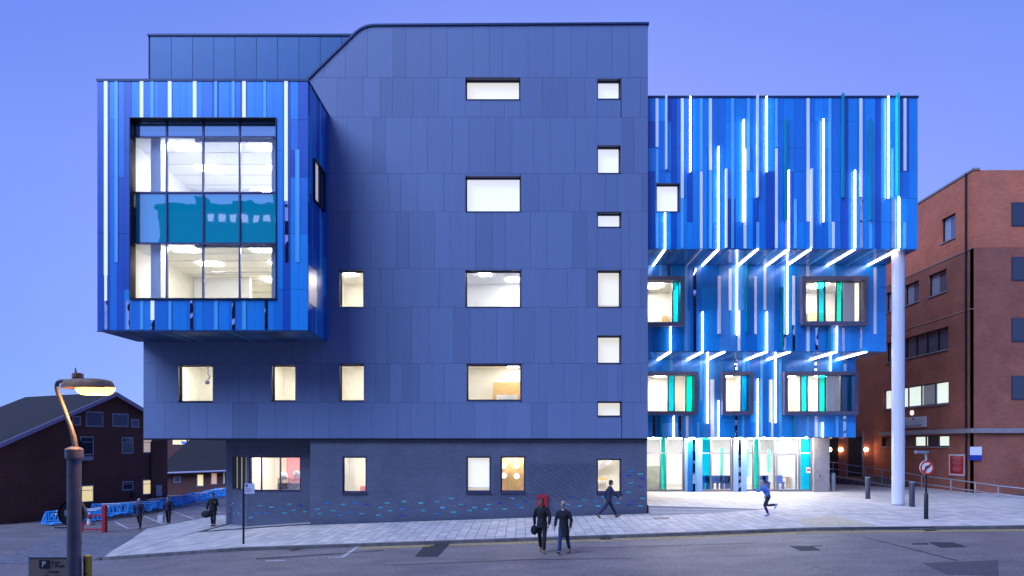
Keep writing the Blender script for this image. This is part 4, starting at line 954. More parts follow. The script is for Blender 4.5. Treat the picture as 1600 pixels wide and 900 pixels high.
# doors and recess at the ramp head
rb_(MB().box(X(1325, yend), X(1347, yend), yend-.06, yend-.002, 1.0, 4.0), 'service_door', mat('door_brown', (.045, .035, .035), .6))
rb_(MB().box(X(1288, yend), X(1309, yend), yend-.08, yend-.002, .6, 4.0), 'service_door', m_black)
b = MB(); b.tube([(X(1347, yend), yend-.15, .9), (X(1347, yend), yend-.15, 4.4)], .07, 8); rb_(b, 'pipe', m_steel)
for px in (1298, 1315.5, 1355):
    xx, yy, zz_ = X(px, yend-.25), yend-.25, Z(702.5, yend-.25)
    lt = empty('wall_lamp', (xx, yy+.2, zz_), 0, {1298: 'warm bulkhead wall lamp nearest the concrete pier', 1315.5: 'round warm wall lamp left of the brown service door', 1355: 'round warm wall lamp right of the brown service door by the pipe'}[px], 'lamp', 'warm wall lamps by the ramp')
    MB().box(-.08, .08, .05, .2, -.08, .08).build('bracket', m_black, lt)
    MB().sph((0, -.03, 0), .15, 14, 9).build('globe', mat('warm_globe', (1, .9, .7), .5, emit=(1, .62, .28), es=16), lt, smooth=True)
# second course of wall lamps: the round light above the name board
o = empty('bulkhead_light', (XB, yb_(1426), Z(645, yb_(1426))), 0, 'small white round bulkhead light above the white name board', 'lamp')
b = MB(); n = 18; b.v = [(xx, .14*math.cos(2*math.pi*k/n), .17*math.sin(2*math.pi*k/n)) for xx in (-.001, -.10) for k in range(n)]; b.f = [tuple(range(n)), tuple(reversed(range(n, 2*n)))]+[(k, (k+1) % n, n+(k+1) % n, n+k) for k in range(n)]
b.build('diffuser', mat('bulkhead_white', (.8, .8, .8), .5, emit=(1, .95, .95), es=.6), o)
# name board
rotw = (math.pi/2, 0, -math.pi/2)
y0, y1 = yb_(1448), yb_(1410); zc0, zc1 = 4.55, 5.25
nb = MB().box(XB-.06, XB-.012, y0, y1, zc0, zc1).build('name_board', mat('sign_white', (.62, .62, .68), .5)); tag(nb, 'white name board with small crest on the brick wall beside the tall column', 'sign')
m_ink = mat('sign_ink', (.03, .03, .05), .6)
text('Dental & Oral Health', .20, (XB-.066, (y0+y1)/2, zc0+.12), rotw, m_ink, parent=nb)
cr = MB(); cr.obox((XB-.066, (y0+y1)/2, zc1-.15), (.004, 0, 0), (0, .09, 0), (0, 0, .05)); cr.build('crest', mat('crest_maroon', (.12, .04, .06), .6), nb)
for k in range(2): 
    for q in range(7): MB().box(XB-.066, XB-.061, (y0+y1)/2-1.0+q*.28, (y0+y1)/2-.8+q*.28, zc0+.30+k*.11, zc0+.335+k*.11).build('fine_print', mat('sign_grey', (.35, .35, .4), .6), nb)
# red notice
y0, y1 = yb_(1509.5), yb_(1484); zn1, zn0 = Z(710, y0), Z(744, y0)
rn = MB().box(XB-.06, XB-.012, y0, y1, zn0, zn1).build('red_notice', mat('notice_border', (.62, .58, .64), .5)); tag(rn, 'red notice with white border and white text on the brick wall above the handrail', 'sign')
MB().box(XB-.066, XB-.061, y0+.12, y1-.12, zn0+.10, zn1-.10).build('notice_face', mat('notice_red_face', (.45, .02, .03), .5), rn)
for q, zf_ in enumerate((.90, .84, .78, .70, .64, .58, .50, .40, .34, .28, .22)):
    wv = (.55, .7, .6, .5, .7, .7, .5, .6, .75, .6, .45)[q]; MB().box(XB-.071, XB-.067, (y0+y1)/2-wv*(y1-y0)*.38, (y0+y1)/2+wv*(y1-y0)*.38, zn0+(zn1-zn0)*zf_-.02, zn0+(zn1-zn0)*zf_+.01).build('text_line', mat('notice_text', (.6, .25, .28), .5), rn)
bs_ = MB().box(26.2, 26.9, yfront-.10, yfront-.02, Z(719, yfront), Z(706, yfront)+.3).build('blue_sign', mat('sign_blue', (.01, .05, .40), .5)); tag(bs_, 'small blue and white sign at the corner of the brick building', 'sign')
MB().box(26.2, 26.9, yfront-.11, yfront-.101, Z(711, yfront), Z(706, yfront)+.3).build('white_band', m_white, bs_)
# ramp wall + handrail
rp = [(26.0, 3.2, 1.2), (25.4, 5.0, 1.35), (24.6, 9.0, 1.7), (23.8, 13.0, 2.0), (22.8, 16.2, 2.1), (19.5, 16.2, 2.12)]
ramp_pts = [(X(px, d-D), d-D, Z(py, d-D)) for px, py, d in ((1640, 768, 31.8), (1560, 759, 33.8), (1524, 754, 35.0), (1486, 749, 36.6), (1440, 743.5, 38.6), (1410, 738, 40), (1378, 734, 41.8), (1352, 730, 43), (1324, 726, 44.2), (1302, 722.5, 45.2), (1290, 722, 45.6))]
hr = empty('handrail', ramp_pts[3], 0, 'long grey tubular handrail with two rails along the ramp in front of the brick building', 'handrail')
of = Vector(ramp_pts[3])
for dz, nm in ((0, 'top_rail'), (-.48, 'mid_rail')):
    MB().tube([Vector(p)-of+Vector((0, 0, dz)) for p in ramp_pts], .035, 8).build(nm, m_steel, hr, smooth=True)
for p in ramp_pts[::1]:
    v = Vector(p)-of; MB().tube([v+Vector((0, 0, -.02)), v+Vector((0, 0, -1.05))], .035, 8).build('post', m_steel, hr)
rw = MB()
for a, c in zip(ramp_pts, ramp_pts[1:]):
    A_, C_ = Vector(a)-Vector((0, 0, 1.02)), Vector(c)-Vector((0, 0, 1.02)); d = (C_-A_); d.z = 0; n_ = Vector((d.y, -d.x, 0)).normalized()*.18
    if n_.x > 0: n_ = -n_
    i = len(rw.v)
    for p in (A_, C_): 
        for off in (n_, -n_):
            rw.v.append(tuple(p+off)); rw.v.append(((p+off).x, (p+off).y, -.2))
    rw.f += [(i, i+1, i+5, i+4), (i+2, i+6, i+7, i+3), (i, i+4, i+6, i+2), (i, i+2, i+3, i+1), (i+4, i+5, i+7, i+6)]
m_rub = mat('rubble_stone', (.22, .15, .13), .9, var=.5, vscale=3.5, bump=.8, bscale=6)
rwo = tag(rw.build('ramp_wall', m_rub), 'low rough stone ramp wall carrying the grey handrail', 'wall')
for a, c in zip(ramp_pts, ramp_pts[1:]):
    A_, C_ = Vector(a)-Vector((0, 0, 1.0)), Vector(c)-Vector((0, 0, 1.0)); mid = (A_+C_)/2; h = (C_-A_)/2; n_ = Vector((h.y, -h.x, 0)).normalized()*.22
    MB().obox(mid, h*.985, n_, (0, 0, .05)).build('coping_stone', m_conc, rwo)
rm_ = MB()
for a, c in zip(ramp_pts, ramp_pts[1:]):
    rm_.poly([(a[0]+.1, a[1], a[2]-1.1), (c[0]+.1, c[1], c[2]-1.1), (XB if c[0] > 20 else XB, max(c[1], 4)+.4, c[2]-1.1), (XB, max(a[1], 4)+.2, a[2]-1.1)])
tag(rm_.build('ramp_surface', m_ground), kind='structure')
# right-hand side ground behind the forecourt
sheet('yard', 18, 60, [-.2, 6, 20, 40], lambda x, y: fc(min(x, 26), min(y, YG))-.06, m_ground)
# ------------------------------------------------------------------ bollards
def bollard(px, pyb, pyt, label, m_):
    y = G(px, pyb, fc)[1]; x = X(px, y); z = fc(x, y); h = (pyb-pyt)*(y+D)/F
    r = empty('bollard', (x, y, z), 0, label, 'bollard', 'bollards on the forecourt')
    MB().lathe((0, 0, 0), [(.125, -.03), (.125, h-.07), (.118, h-.06)], 18).build('post', m_, r, smooth=True)
    MB().lathe((0, 0, 0), [(.118, h-.06), (.13, h-.05), (.13, h-.015), (.10, h)], 18).build('cap', m_steel, r, smooth=True)
bollard(1302, 768, 739, 'pale grey bollard beside the concrete pier, farthest from the street', mat('bollard_grey', (.24, .25, .27), .5, .3))
bollard(1356, 779.5, 745, 'dark bollard in the middle between the concrete pier and the tall column', mat('bollard_dark', (.05, .055, .08), .45, .3))
bollard(1425, 791.5, 752.5, 'dark bollard just right of the tall white column', mat('bollard_dark', (0, 0, 0)))
# ------------------------------------------------------------------ no-right-turn sign
gy = G(1447, 811, pv)[1]; sx_ = X(1447, gy); sz_ = pv(sx_, gy)
sp = empty('traffic_sign', (sx_, gy, sz_), 0, 'no right turn sign on a black and grey post with a small lamp on top', 'traffic sign')
zz = lambda py: Z(py, gy)-sz_
MB().lathe((0, 0, 0), [(.085, -.03), (.085, zz(772)), (.05, zz(770))], 16).build('lower_post', mat('post_black', (.012, .014, .02), .4), sp, smooth=True)
MB().lathe((0, 0, 0), [(.042, zz(770)), (.042, zz(740))], 12).build('upper_post', MATS['post_black'], sp, smooth=True)
MB().lathe((0, 0, 0), [(.042, zz(740)), (.042, zz(708))], 12).build('top_post', mat('post_grey', (.5, .5, .5), .4, .3), sp, smooth=True)
def disc(cx, cy, cz_, r, y0, y1, name, m_, par, r_in=0, n=32):
    b = MB()
    if not r_in:
        b.v = [(cx+r*math.cos(2*math.pi*k/n), y, cz_+r*math.sin(2*math.pi*k/n)) for y in (y0, y1) for k in range(n)]
        b.f = [tuple(range(n)), tuple(reversed(range(n, 2*n)))]+[(k, (k+1) % n, n+(k+1) % n, n+k) for k in range(n)]
    else:
        b.v = [(cx+q*math.cos(2*math.pi*k/n), y, cz_+q*math.sin(2*math.pi*k/n)) for y in (y0, y1) for q in (r, r_in) for k in range(n)]
        for k in range(n):
            j = (k+1) % n; b.f += [(k, j, n+j, n+k), (2*n+k, 3*n+k, 3*n+j, 2*n+j), (k, 2*n+k, 2*n+j, j), (n+k, n+j, 3*n+j, 3*n+k)]
    return b.build(name, m_, par)
dz_ = zz(730.5); dx_ = -.02
disc(dx_, 0, dz_, .30, -.10, -.06, 'sign_plate', mat('sign_face_white', (.8, .8, .8), .4), sp)
disc(dx_, 0, dz_, .30, -.108, -.101, 'red_ring', mat('sign_red', (.65, .03, .02), .4), sp, .225)
ar = MB(); ar.tube([(dx_-.07, -.105, dz_-.17), (dx_-.07, -.105, dz_+.0), (dx_-.04, -.105, dz_+.05), (dx_+.06, -.105, dz_+.06)], .025, 6); ar.build('arrow', m_black, sp)
ar = MB(); ar.v = [(dx_+.05, -.112, dz_+.13), (dx_+.05, -.112, dz_-.01), (dx_+.15, -.112, dz_+.06), (dx_+.05, -.104, dz_+.13), (dx_+.05, -.104, dz_-.01), (dx_+.15, -.104, dz_+.06)]; ar.f = [(0, 1, 2), (3, 5, 4), (0, 3, 4, 1), (1, 4, 5, 2), (2, 5, 3, 0)]; ar.build('arrow_head', m_black, sp)
MB().obox((dx_, -.12, dz_), (.17, 0, .17), (0, .004, 0), (-.022, 0, .022)).build('slash', MATS['sign_red'], sp)
lm = MB(); lm.obox((-.22, -.05, zz(706)), (.27, 0, -.01), (0, .08, 0), (0, 0, .035)); lm.build('sign_lamp', mat('lamp_blue_grey', (.25, .32, .5), .4, .3), sp, bevel=.012)
MB().box(-.46, -.12, -.11, .01, zz(706)-.055, zz(706)-.04).build('lamp_lens', mat('lens_white', (.8, .8, .85), .3), sp)
# ------------------------------------------------------------------ stop sign post at left
gy = G(380.5, 850, pv)[1]; x0 = X(380.5, gy); z0 = pv(x0, gy); zz = lambda py: Z(py, gy)-z0
ps = empty('parking_sign_post', (x0, gy, z0), 0, 'slim black post with a small white plate in front of the brick corner window', 'sign post')
MB().lathe((0, 0, 0), [(.042, -.03), (.042, zz(754))], 12).build('post', MATS['post_black'], ps, smooth=True)
pl = MB().box(.045, .045+15.5*(gy+D)/F, -.012, .004, zz(771.5), zz(755.5)).build('plate', mat('plate_pale', (.55, .57, .72), .5), ps)
MB().box(.09, .18, -.017, -.013, zz(760.5), zz(757)).build('plate_symbol', mat('plate_blue', (.02, .05, .35), .5), ps)
for k in range(3): MB().box(.09, .09+(.22, .28, .18)[k], -.017, -.013, zz(764.0+k*2.2), zz(763.2+k*2.2)).build('text_line', mat('plate_text', (.2, .2, .35), .5), ps)
# ------------------------------------------------------------------ street lamp (near, left)
yl = 7.65-D
def P(px, py, y=yl): return Vector((X(px, y), y, Z(py, y)))
base_ = Vector((X(116, yl), yl, rd(-5.5, -17)+.12))
sl = empty('street_lamp', base_, 0, 'tall grey street lamp with a bent arm and glowing orange lantern', 'street lamp')
m_lampcol = mat('lamp_column_paint', (.16, .155, .19), .5, .3, var=.2, vscale=5, bump=.3, bscale=30)
zt_ = P(116, 700).z-base_.z
MB().lathe((0, 0, 0), [(.13, -.05), (.13, 1.1), (.078, 1.16), (.076, zt_-.14), (.098, zt_-.12), (.098, zt_-.015), (.08, zt_), (.03, zt_+.02)], 24).build('column', m_lampcol, sl, smooth=True)
pts = [P(*p)-base_ for p in ((118, 700), (117, 694), (115, 682), (110, 665), (103, 647), (96, 628), (90, 612), (88.5, 604), (90, 598), (95, 595), (102, 595), (108, 596))]
MB().tube(pts, [.030]*3+[.025]*9, 12).build('arm', mat('arm_paint', (.22, .2, .22), .4, .4), sl, smooth=True)
def dome(c, rx, ry, prof, name, m_, par, n=32, flat=1):
    b = MB()
    for k, (q, z) in enumerate(prof):
        for a in range(n):
            an = 2*math.pi*a/n; b.v.append((c.x+rx*q*math.cos(an), c.y+ry*q*math.sin(an), c.z+z))
    for k in range(len(prof)-1):
        for a in range(n): b.f.append((k*n+a, k*n+(a+1) % n, (k+1)*n+(a+1) % n, (k+1)*n+a))
    b.f.append(tuple(reversed(range(n)))); b.f.append(tuple((len(prof)-1)*n+a for a in range(n)))
    return b.build(name, m_, par, smooth=True)
lc = P(137.5, 607)-base_; rx = 39.5*7.65/F
m_hood = mat('lamp_hood', (.42, .24, .14), .6, .2, var=.3, vscale=14, bump=.4, bscale=40)  # orange of the lantern's halo put into the hood colour
dome(lc, rx, .19, [(1, 0), (.985, .03), (.93, .075), (.84, .10), (.60, .115), (.1, .122)], 'hood', m_hood, sl)
dome(P(149, 606)-base_, 29*7.65/F, .15, [(.70, -.085), (.88, -.06), (1, -.012), (1, 0)], 'lens', mat('sodium_lens', (1, .7, .3), .4, emit=(1, .42, .07), es=5.5), sl)
c = P(121.5, 592)-base_; MB().lathe((c.x, c.y, c.z-.02), [(.058, 0), (.055, .03), (.064, .035), (.060, .085), (.03, .095)], 16).build('photocell', m_hood, sl, smooth=True)
c = P(119, 586)-base_; MB().tube([c, c+Vector((-.012, 0, .09))], [.018, .005], 8).build('spike', m_hood, sl)
pl_ = bpy.data.lights.new('lamp_glow', 'POINT'); pl_.energy = 45; pl_.color = (1, .48, .13); pl_.shadow_soft_size = .08
plo = bpy.data.objects.new('lamp_glow', pl_); COL.objects.link(plo); plo.parent = sl; plo.location = P(149, 622)-base_
# round sign seen from behind + brackets on the column
rs = empty('round_sign_back', P(100, 803)+Vector((0, .13, 0)), 0, 'round dark sign seen from behind, with a pale sticker, behind the street lamp column', 'sign')
disc(0, 0, 0, 20.5*7.78/F, 0, .02, 'sign_back', mat('sign_back_black', (.010, .011, .015), .7), rs)
disc(0, 0, 0, 21.5*7.78/F, -.012, .03, 'rim', mat('rim_metal', (.12, .10, .10), .4, .5), rs, 20.4*7.78/F)
MB().box(-.085, .01, -.008, -.001, -.04, .035).build('sticker', mat('sticker', (.35, .38, .52), .6), rs)
MB().box(-.20, .06, -.03, .0, -22.5*7.78/F-.012, -22.5*7.78/F+.004).build('bracket', mat('rim_metal', (0, 0, 0)), rs)
# parking plate
pp = empty('parking_plate', P(77, 892)+Vector((0, -.02, 0)), 0, 'cream parking restriction plate fixed to the left of the street lamp column', 'sign')
w_ = 30*7.6/F; top_ = P(77, 871).z-P(77, 892).z
MB().box(-w_, w_, -.006, .006, -.36, top_).build('plate', mat('plate_cream', (.30, .24, .20), .5, var=.05), pp)
MB().box(-w_, w_, -.014, .01, top_, top_+.012).build('top_edge', m_steel, pp)
def TP(px, py): q = P(px, py)-(P(77, 892)); return q
blk = MB(); a_ = TP(64, 887); c_ = TP(80.5, 874.5); blk.box(a_.x, c_.x, -.012, -.007, a_.z, c_.z); blk.build('symbol_block', m_ink, pp)
q = TP(72, 881); text('P', .10, (q.x, -.016, q.z), (math.pi/2, 0, 0), mat('sign_face_white', (0, 0, 0)), parent=pp)
for tx, px_, py_, sz in (('8 am -', 83, 878, .050), ('7.30 pm', 83, 883.5, .050), ('2 hours', 76, 892.5, .048), ('No return', 72, 899.5, .048)):
    q = TP(px_, py_); text(tx, sz, (q.x, -.0075, q.z), (math.pi/2, 0, 0), m_ink, parent=pp, align='LEFT', ext=.002)
# yellow cabinet edge
yo = P(132.5, 886)+Vector((0, .05, 0)); yc = empty('yellow_sign', yo, math.radians(-25), 'small yellow sign box fixed to the right of the street lamp column', 'sign')
m_yel = mat('yellow_plastic', (.50, .33, .02), .45)
MB().box(-.045, .045, -.03, .03, -.36, 17*7.65/F).build('case', m_yel, yc, bevel=.006)
MB().box(-.022, .004, -.036, -.031, -.06, 13*7.65/F).build('black_symbol', m_ink, yc); MB().box(-.03, .035, -.036, -.031, -.10, -.075).build('black_symbol', m_ink, yc)
# ------------------------------------------------------------------ houses on the left
m_slate = mat('slate_roof', (.016, .011, .011), .9, var=.2, vscale=1.5, bump=.5, bscale=8)
m_barge = mat('barge_board', (.38, .34, .52), .6)
m_pvc = mat('pvc_frame', (.40, .42, .52), .5)
th = math.radians(66); hx, hy = -27.8, 42-D; u_ = Vector((math.cos(th), math.sin(th), 0)); v_ = Vector((-math.sin(th), math.cos(th), 0))
gzl = -1.32; apx = 3.28+82*42/F
GH = empty('gabled_house', (hx, hy, gzl), 0, 'dark brick gabled house with pale barge boards, left behind the street lamp', 'house')
def HP(u, z, n=0): return (u*u_.x+n*(-v_.x), u*u_.y+n*(-v_.y), z-gzl)   # n: towards the camera
def hprism(pts, n0, n1):
    b = MB(); k = len(pts); b.v = [HP(p[0], p[1], n0) for p in pts]+[HP(p[0], p[1], n1) for p in pts]
    b.f = [tuple(range(k)), tuple(reversed(range(k, 2*k)))]+[(i, k+i, k+(i+1) % k, (i+1) % k) for i in range(k)]; return b
uR, uL, sl_ = 3.9, -6.6, .52
hprism([(uL, gzl-.4), (uR, gzl-.4), (uR, apx-sl_*uR-.1), (0, apx-.1), (uL, apx+sl_*uL-.1)], -10, 0).build('wall', m_dkbrick, GH)
for s, ue in ((1, uR+.35), (-1, uL-.35)):
    for nm, n0, n1, m_, t0, t1 in (('roof', -10.3, .25, m_slate, -.02, .10), ('barge_board', .25, .32, m_barge, -.18, .09)):
        p = [(0, apx+t0), (0, apx+t1), (ue, apx-sl_*abs(ue)+t1), (ue, apx-sl_*abs(ue)+t0)]
        hprism(p, n0, n1).build(nm, m_, GH)
def hwin(pxa, pxb, pya, pyb, kind):
    def upx(px):   # position along the gable for a picture column
        r = (px-CX)/F; y0 = hy+D; return (r*y0-hx)/(u_.x-r*u_.y)
    ua, ub = upx(pxa), upx(pxb); dm = hy+D+(ua+ub)/2*u_.y; za, zb_ = H-(pyb-CY)*dm/F, H-(pya-CY)*dm/F; t = .06
    b = hprism([(ua, za), (ub, za), (ub, zb_), (ua, zb_)], 0.002, .03); w = b.build('window', m_pvc, GH)
    mm = {'d': m_dkwin, 'l': mat('house_lit', (.8, .7, .4), .7, emit=(1, .80, .36), es=.50), 'h': mat('house_grey', (.13, .14, .22), .3), 'p': mat('house_pink', (.6, .5, .45), .7, emit=(1, .75, .6), es=.25)}[kind]
    zs = [za+t, za+(zb_-za)*.70, zb_-t] if kind in 'dlp' else [za+t, zb_-t]
    for a, c in zip(zs, zs[1:]): hprism([(ua+t, a+.02), (ub-t, a+.02), (ub-t, c-.02), (ua+t, c-.02)], .03, .036).build('pane', mm, w)
for q in ((134, 161, 643, 667, 'h'), (175.5, 200.5, 646, 667, 'h'), (113, 126, 650, 665, 'h'), (204.5, 217, 655, 668, 'h'), (125, 146, 682, 711, 'd'), (190, 208, 683, 709, 'd'), (223, 237, 684, 708, 'p'), (126, 146, 758, 785, 'l'), (191, 208, 752, 766, 'd'), (222.5, 237, 749, 773, 'l')): hwin(*q)
for q_ in (-2.2, 2.55): hprism([(q_, gzl), (q_+.09, gzl), (q_+.09, 3.6), (q_, 3.6)], .002, .09).build('downpipe', m_black, GH)
hprism([(1.2, -.3), (1.45, -.3), (1.45, .05), (1.2, .05)], .002, .12).build('vent_box', m_black, GH)
ub = 3.0; hprism([(ub, -.35), (ub+.45, -.35), (ub+.45, .45), (ub, .45)], .002, .03).build('notice_board', m_pvc, GH)
hprism([(-2.3, 2.35), (-1.5, 2.35), (-1.5, 2.6), (-2.3, 2.6)], .002, .25).build('security_light', m_pvc, GH)
# low slate-roofed building beyond
yH = 58-D; x0, x1 = X(262, yH)-1, X(420, yH); ze = Z(738, yH)
LH = empty('low_brick_building', (x0, yH, gzl), 0, 'low brick building with dark slate roof behind the pile of blue barriers', 'building')
o3 = (x0, yH, gzl)
def lb(mb, n, m_, par=None): return mb.build(n, m_, par or LH, off=o3)
lb(MB().box(x0, x1, yH, yH+8, gzl-.3, ze), 'wall', m_dkbrick)
b = MB(); b.v = [(x0-.2, yH-.4, ze-.05), (x1, yH-.4, ze+.35), (x1, yH+7, ze+3.6), (x0-.2, yH+7, ze+3.6), (x0-.2, yH-.4, ze-.17), (x1, yH-.4, ze+.23), (x1, yH+7, ze+3.4), (x0-.2, yH+7, ze+3.4)]
b.f = [(0, 1, 2, 3), (7, 6, 5, 4), (0, 4, 5, 1), (1, 5, 6, 2), (2, 6, 7, 3), (3, 7, 4, 0)]; lb(b, 'roof', m_slate)
b = MB(); b.tube([(x0-.2, yH-.5, ze-.1), (x1, yH-.5, ze+.28)], .09, 8); lb(b, 'gutter', m_barge)
for a, c, p, q, k in ((308, 319, 739, 760, 'l'), (330, 340, 737, 757, 'p'), (272, 283, 743, 754, 'd'), (349, 352, 736, 756, 'l')):
    w = lb(MB().box(X(a, yH), X(c, yH), yH-.05, yH-.003, Z(q, yH), Z(p, yH)-.1), 'window', m_pvc)
    mm = {'l': MATS['house_lit'], 'p': mat('house_orange', (.6, .4, .3), .7, emit=(1, .55, .28), es=.3), 'd': m_dkwin}[k]
    lb(MB().box(X(a, yH)+.08, X(c, yH)-.08, yH-.065, yH-.051, Z(q, yH)+.08, Z(p, yH)-.18), 'pane', mm, w)
# blue-lit roofed building further off
yF = 72-D; o4 = (X(320, yF), yF, gzl); FB = empty('far_building', o4, 0, 'far building with pale blue sheet roof and small lit windows under the overhang', 'building')
b = MB(); b.v = [(X(283, yF), yF, Z(689, yF)), (X(372, yF), yF, Z(700, yF)-.4), (X(372, yF), yF-5, Z(722, yF-5)), (X(338, yF), yF-4, Z(712, yF-4)), (X(283, yF), yF, Z(690.5, yF)-.1), (X(372, yF), yF, Z(701, yF)-.5), (X(372, yF), yF-5, Z(723, yF-5)-.1), (X(338, yF), yF-4, Z(713, yF-4)-.1)]
b.f = [(0, 1, 2, 3), (7, 6, 5, 4), (0, 4, 5, 1), (1, 5, 6, 2), (2, 6, 7, 3), (3, 7, 4, 0)]; b.build('sheet_roof', mat('blue_sheet', (.05, .28, .60), .25, .2), FB, off=o4)
MB().box(X(250, yF+4), X(420, yF+4), yF+4, yF+12, gzl-.3, Z(670, yF+4)).build('wall', m_dkbrick, FB, off=o4)
for a, c in ((329.5, 336), (339, 347), (270, 292), (294, 301)):
    w = MB().box(X(a, yF+4), X(c, yF+4), yF+3.95, yF+3.997, Z(695, yF+4), Z(683, yF+4)).build('window', m_pvc, FB, off=o4)
    MB().box(X(a, yF+4)+.05, X(c, yF+4)-.05, yF+3.93, yF+3.949, Z(694.5, yF+4), Z(683.5, yF+4)).build('pane', MATS['house_lit'], w, off=o4)
# spiky shrub by the house
sh = empty('spiky_shrub', (X(240, 47-D), 47-D, gzl), 0, 'dark spiky leaved shrub between the gabled house and the low building', 'shrub')
b = MB()
for k in range(150):
    a = R.uniform(0, 6.28); e = R.uniform(.15, 1.3); l = R.uniform(.7, 1.5); c = Vector((R.uniform(-.9, .9), R.uniform(-.3, .3), R.uniform(.1, .7))); d = Vector((math.cos(a)*math.cos(e), math.sin(a)*math.cos(e), math.sin(e)))
    s = d.cross(Vector((0, 0, 1))).normalized()*.05; b.poly([c-s, c+s, c+d*l]); 
b.build('leaves', mat('dark_leaf', (.03, .045, .03), .7), sh); MB().tube([(0, 0, -.1), (0, 0, .6)], .1, 7).build('stem', m_black, sh)
# ------------------------------------------------------------------ pile of blue barriers
m_bar = mat('barrier_blue', (.02, .24, .62), .4, objvar=.25); m_barw = mat('barrier_white', (.6, .62, .68), .5)
def barrier_mesh():
    f = MB(); f.box(-1.0, 1.0, -.02, .02, .12, .22); f.box(-1.0, 1.0, -.02, .02, .90, 1.0); f.box(-1.0, -.93, -.02, .02, .22, .9); f.box(.93, 1.0, -.02, .02, .22, .9); f.box(-.55, -.42, -.03, .03, 0, .12); f.box(.42, .55, -.03, .03, 0, .12)
    s = MB()
    for k in range(9): s.box(-.88+k*.21, -.88+k*.21+.07, -.015, .015, .22, .9)
    return f, s
fb_, sb_ = barrier_mesh()
proto = empty('blue_barrier', (0, 0, 0)); fo = fb_.build('frame', m_bar, proto); so = sb_.build('bars', m_bar, proto)
st_ = MB().box(-.5, .5, -.026, -.021, .905, .99).build('reflective_band', m_barw, proto)
line = [(96, 812, 35.5), (132, 808, 37), (160, 803, 38.5), (180, 799, 39.5), (200, 795, 41), (218, 791, 42.2), (236, 788, 43.5), (252, 784, 44.8), (268, 781, 46), (284, 777, 47.5), (300, 774, 49), (316, 772, 51), (332, 771, 53), (346, 770, 55)]
lbls = ['blue barrier nearest the street lamp, at the left end of the pile', 'blue barrier leaning behind the red post']
WH = ['left of the street lamp column, at the pile end', 'touching the right edge of the street lamp column', 'behind the left leg of the red barrier', 'behind the stout red post', 'just right of the red post',
      'behind the pedestrian in brown boots', 'just right of the pedestrian in brown boots', 'left of the pedestrian with the white bag', 'behind the pedestrian with the white bag', 'just right of the pedestrian with the white bag',
      'under the low building dark window', 'left of the person with the holdall', 'behind the head of the person with the holdall', 'against the brick corner, farthest in the pile']
for i, (px, py, d) in enumerate(line):
    for k in range(2):
        o = proto if (i == 0 and k == 0) else copy_tree(proto)
        y = d-D+k*.35; o.location = (X(px+k*9, y), y, gzl+.06+R.uniform(0, .10)+k*.10)
        o.rotation_euler = (math.radians(R.uniform(-66, -48)), R.uniform(-.12, .05), math.radians(R.uniform(22, 42)))
        tag(o, ('front' if k == 0 else 'rear')+' of two leaning blue barriers '+WH[i], 'barrier', 'blue crowd barriers piled along the side street')
# red and white pedestrian barrier
y = 32.9-D; rb2 = empty('red_barrier', (X(146, y), y, sd(-22, y)), 0, 'red tubular pedestrian barrier with one stout red post beside the side street', 'barrier')
m_rp = mat('barrier_red', (.42, .012, .03), .45)
w = 18*32.9/F
MB().box(w-.13, w+.08, -.1, .1, 0, 1.42).build('post', m_rp, rb2, bevel=.02); MB().box(-w, -w+.07, -.03, .03, 0, 1.0).build('post', m_rp, rb2)
MB().box(-w+.07, w-.13, -.02, .02, .86, .94).build('rail', m_rp, rb2); MB().box(-w+.07, w-.13, -.02, .02, .10, .18).build('rail', m_rp, rb2)
MB().lathe((-.05, .3, 0), [(.2, 0), (.2, .04), (.12, .05), (.03, .62)], 14)
cn = empty('traffic_cone', (X(140, y+3), y+3, sd(-22, y)), 0, 'small white and red traffic cone behind the red barrier', 'cone')
MB().box(-.2, .2, -.2, .2, 0, .04).build('base', m_rp, cn); MB().lathe((0, 0, 0), [(.15, .04), (.04, .75)], 14).build('cone', m_barw, cn); MB().lathe((0, 0, 0), [(.105, .35), (.075, .55)], 14).build('band', m_rp, cn)
# ------------------------------------------------------------------ building across the street (seen in the reflections)
OB = empty('opposite_building', (0, -41, -.5), 0, 'long dark building across the street, mirrored in the large glazed window', 'building')
o5 = (0, -41, -.5); yo_ = -38.6
MB().box(-37.5, 34, -50, yo_, -1, 27.7).build('wall', mat('opposite_brick', (.05, .035, .04), .9, var=.2), OB, off=o5)
MB().box(-37.8, 34.3, -50, yo_+.3, 27.7, 28.15).build('roof', m_slate, OB, off=o5)
for k in range(7):
    x0 = -32.5+k*1.15; w = MB().box(x0, x0+.75, yo_, yo_+.05, 26.3, 27.2).build('window', m_pvc, OB, off=o5)
    MB().box(x0+.08, x0+.67, yo_+.051, yo_+.07, 26.4, 27.1).build('pane', mat('opp_lit', (.5, .5, .6), .5, emit=(.75, .8, 1), es=.5), w, off=o5)
for x0, w_, h_ in ((-34, 1.0, .9), (-30.2, 2.2, .5), (-25.8, .8, 1.2), (-22, 3, .5), (-8, 2, 1.4), (6, 1, 1)): MB().box(x0, x0+w_, yo_-1.5, yo_-.3, 28.16, 28.16+h_).build('chimney', m_slate, OB, off=o5)
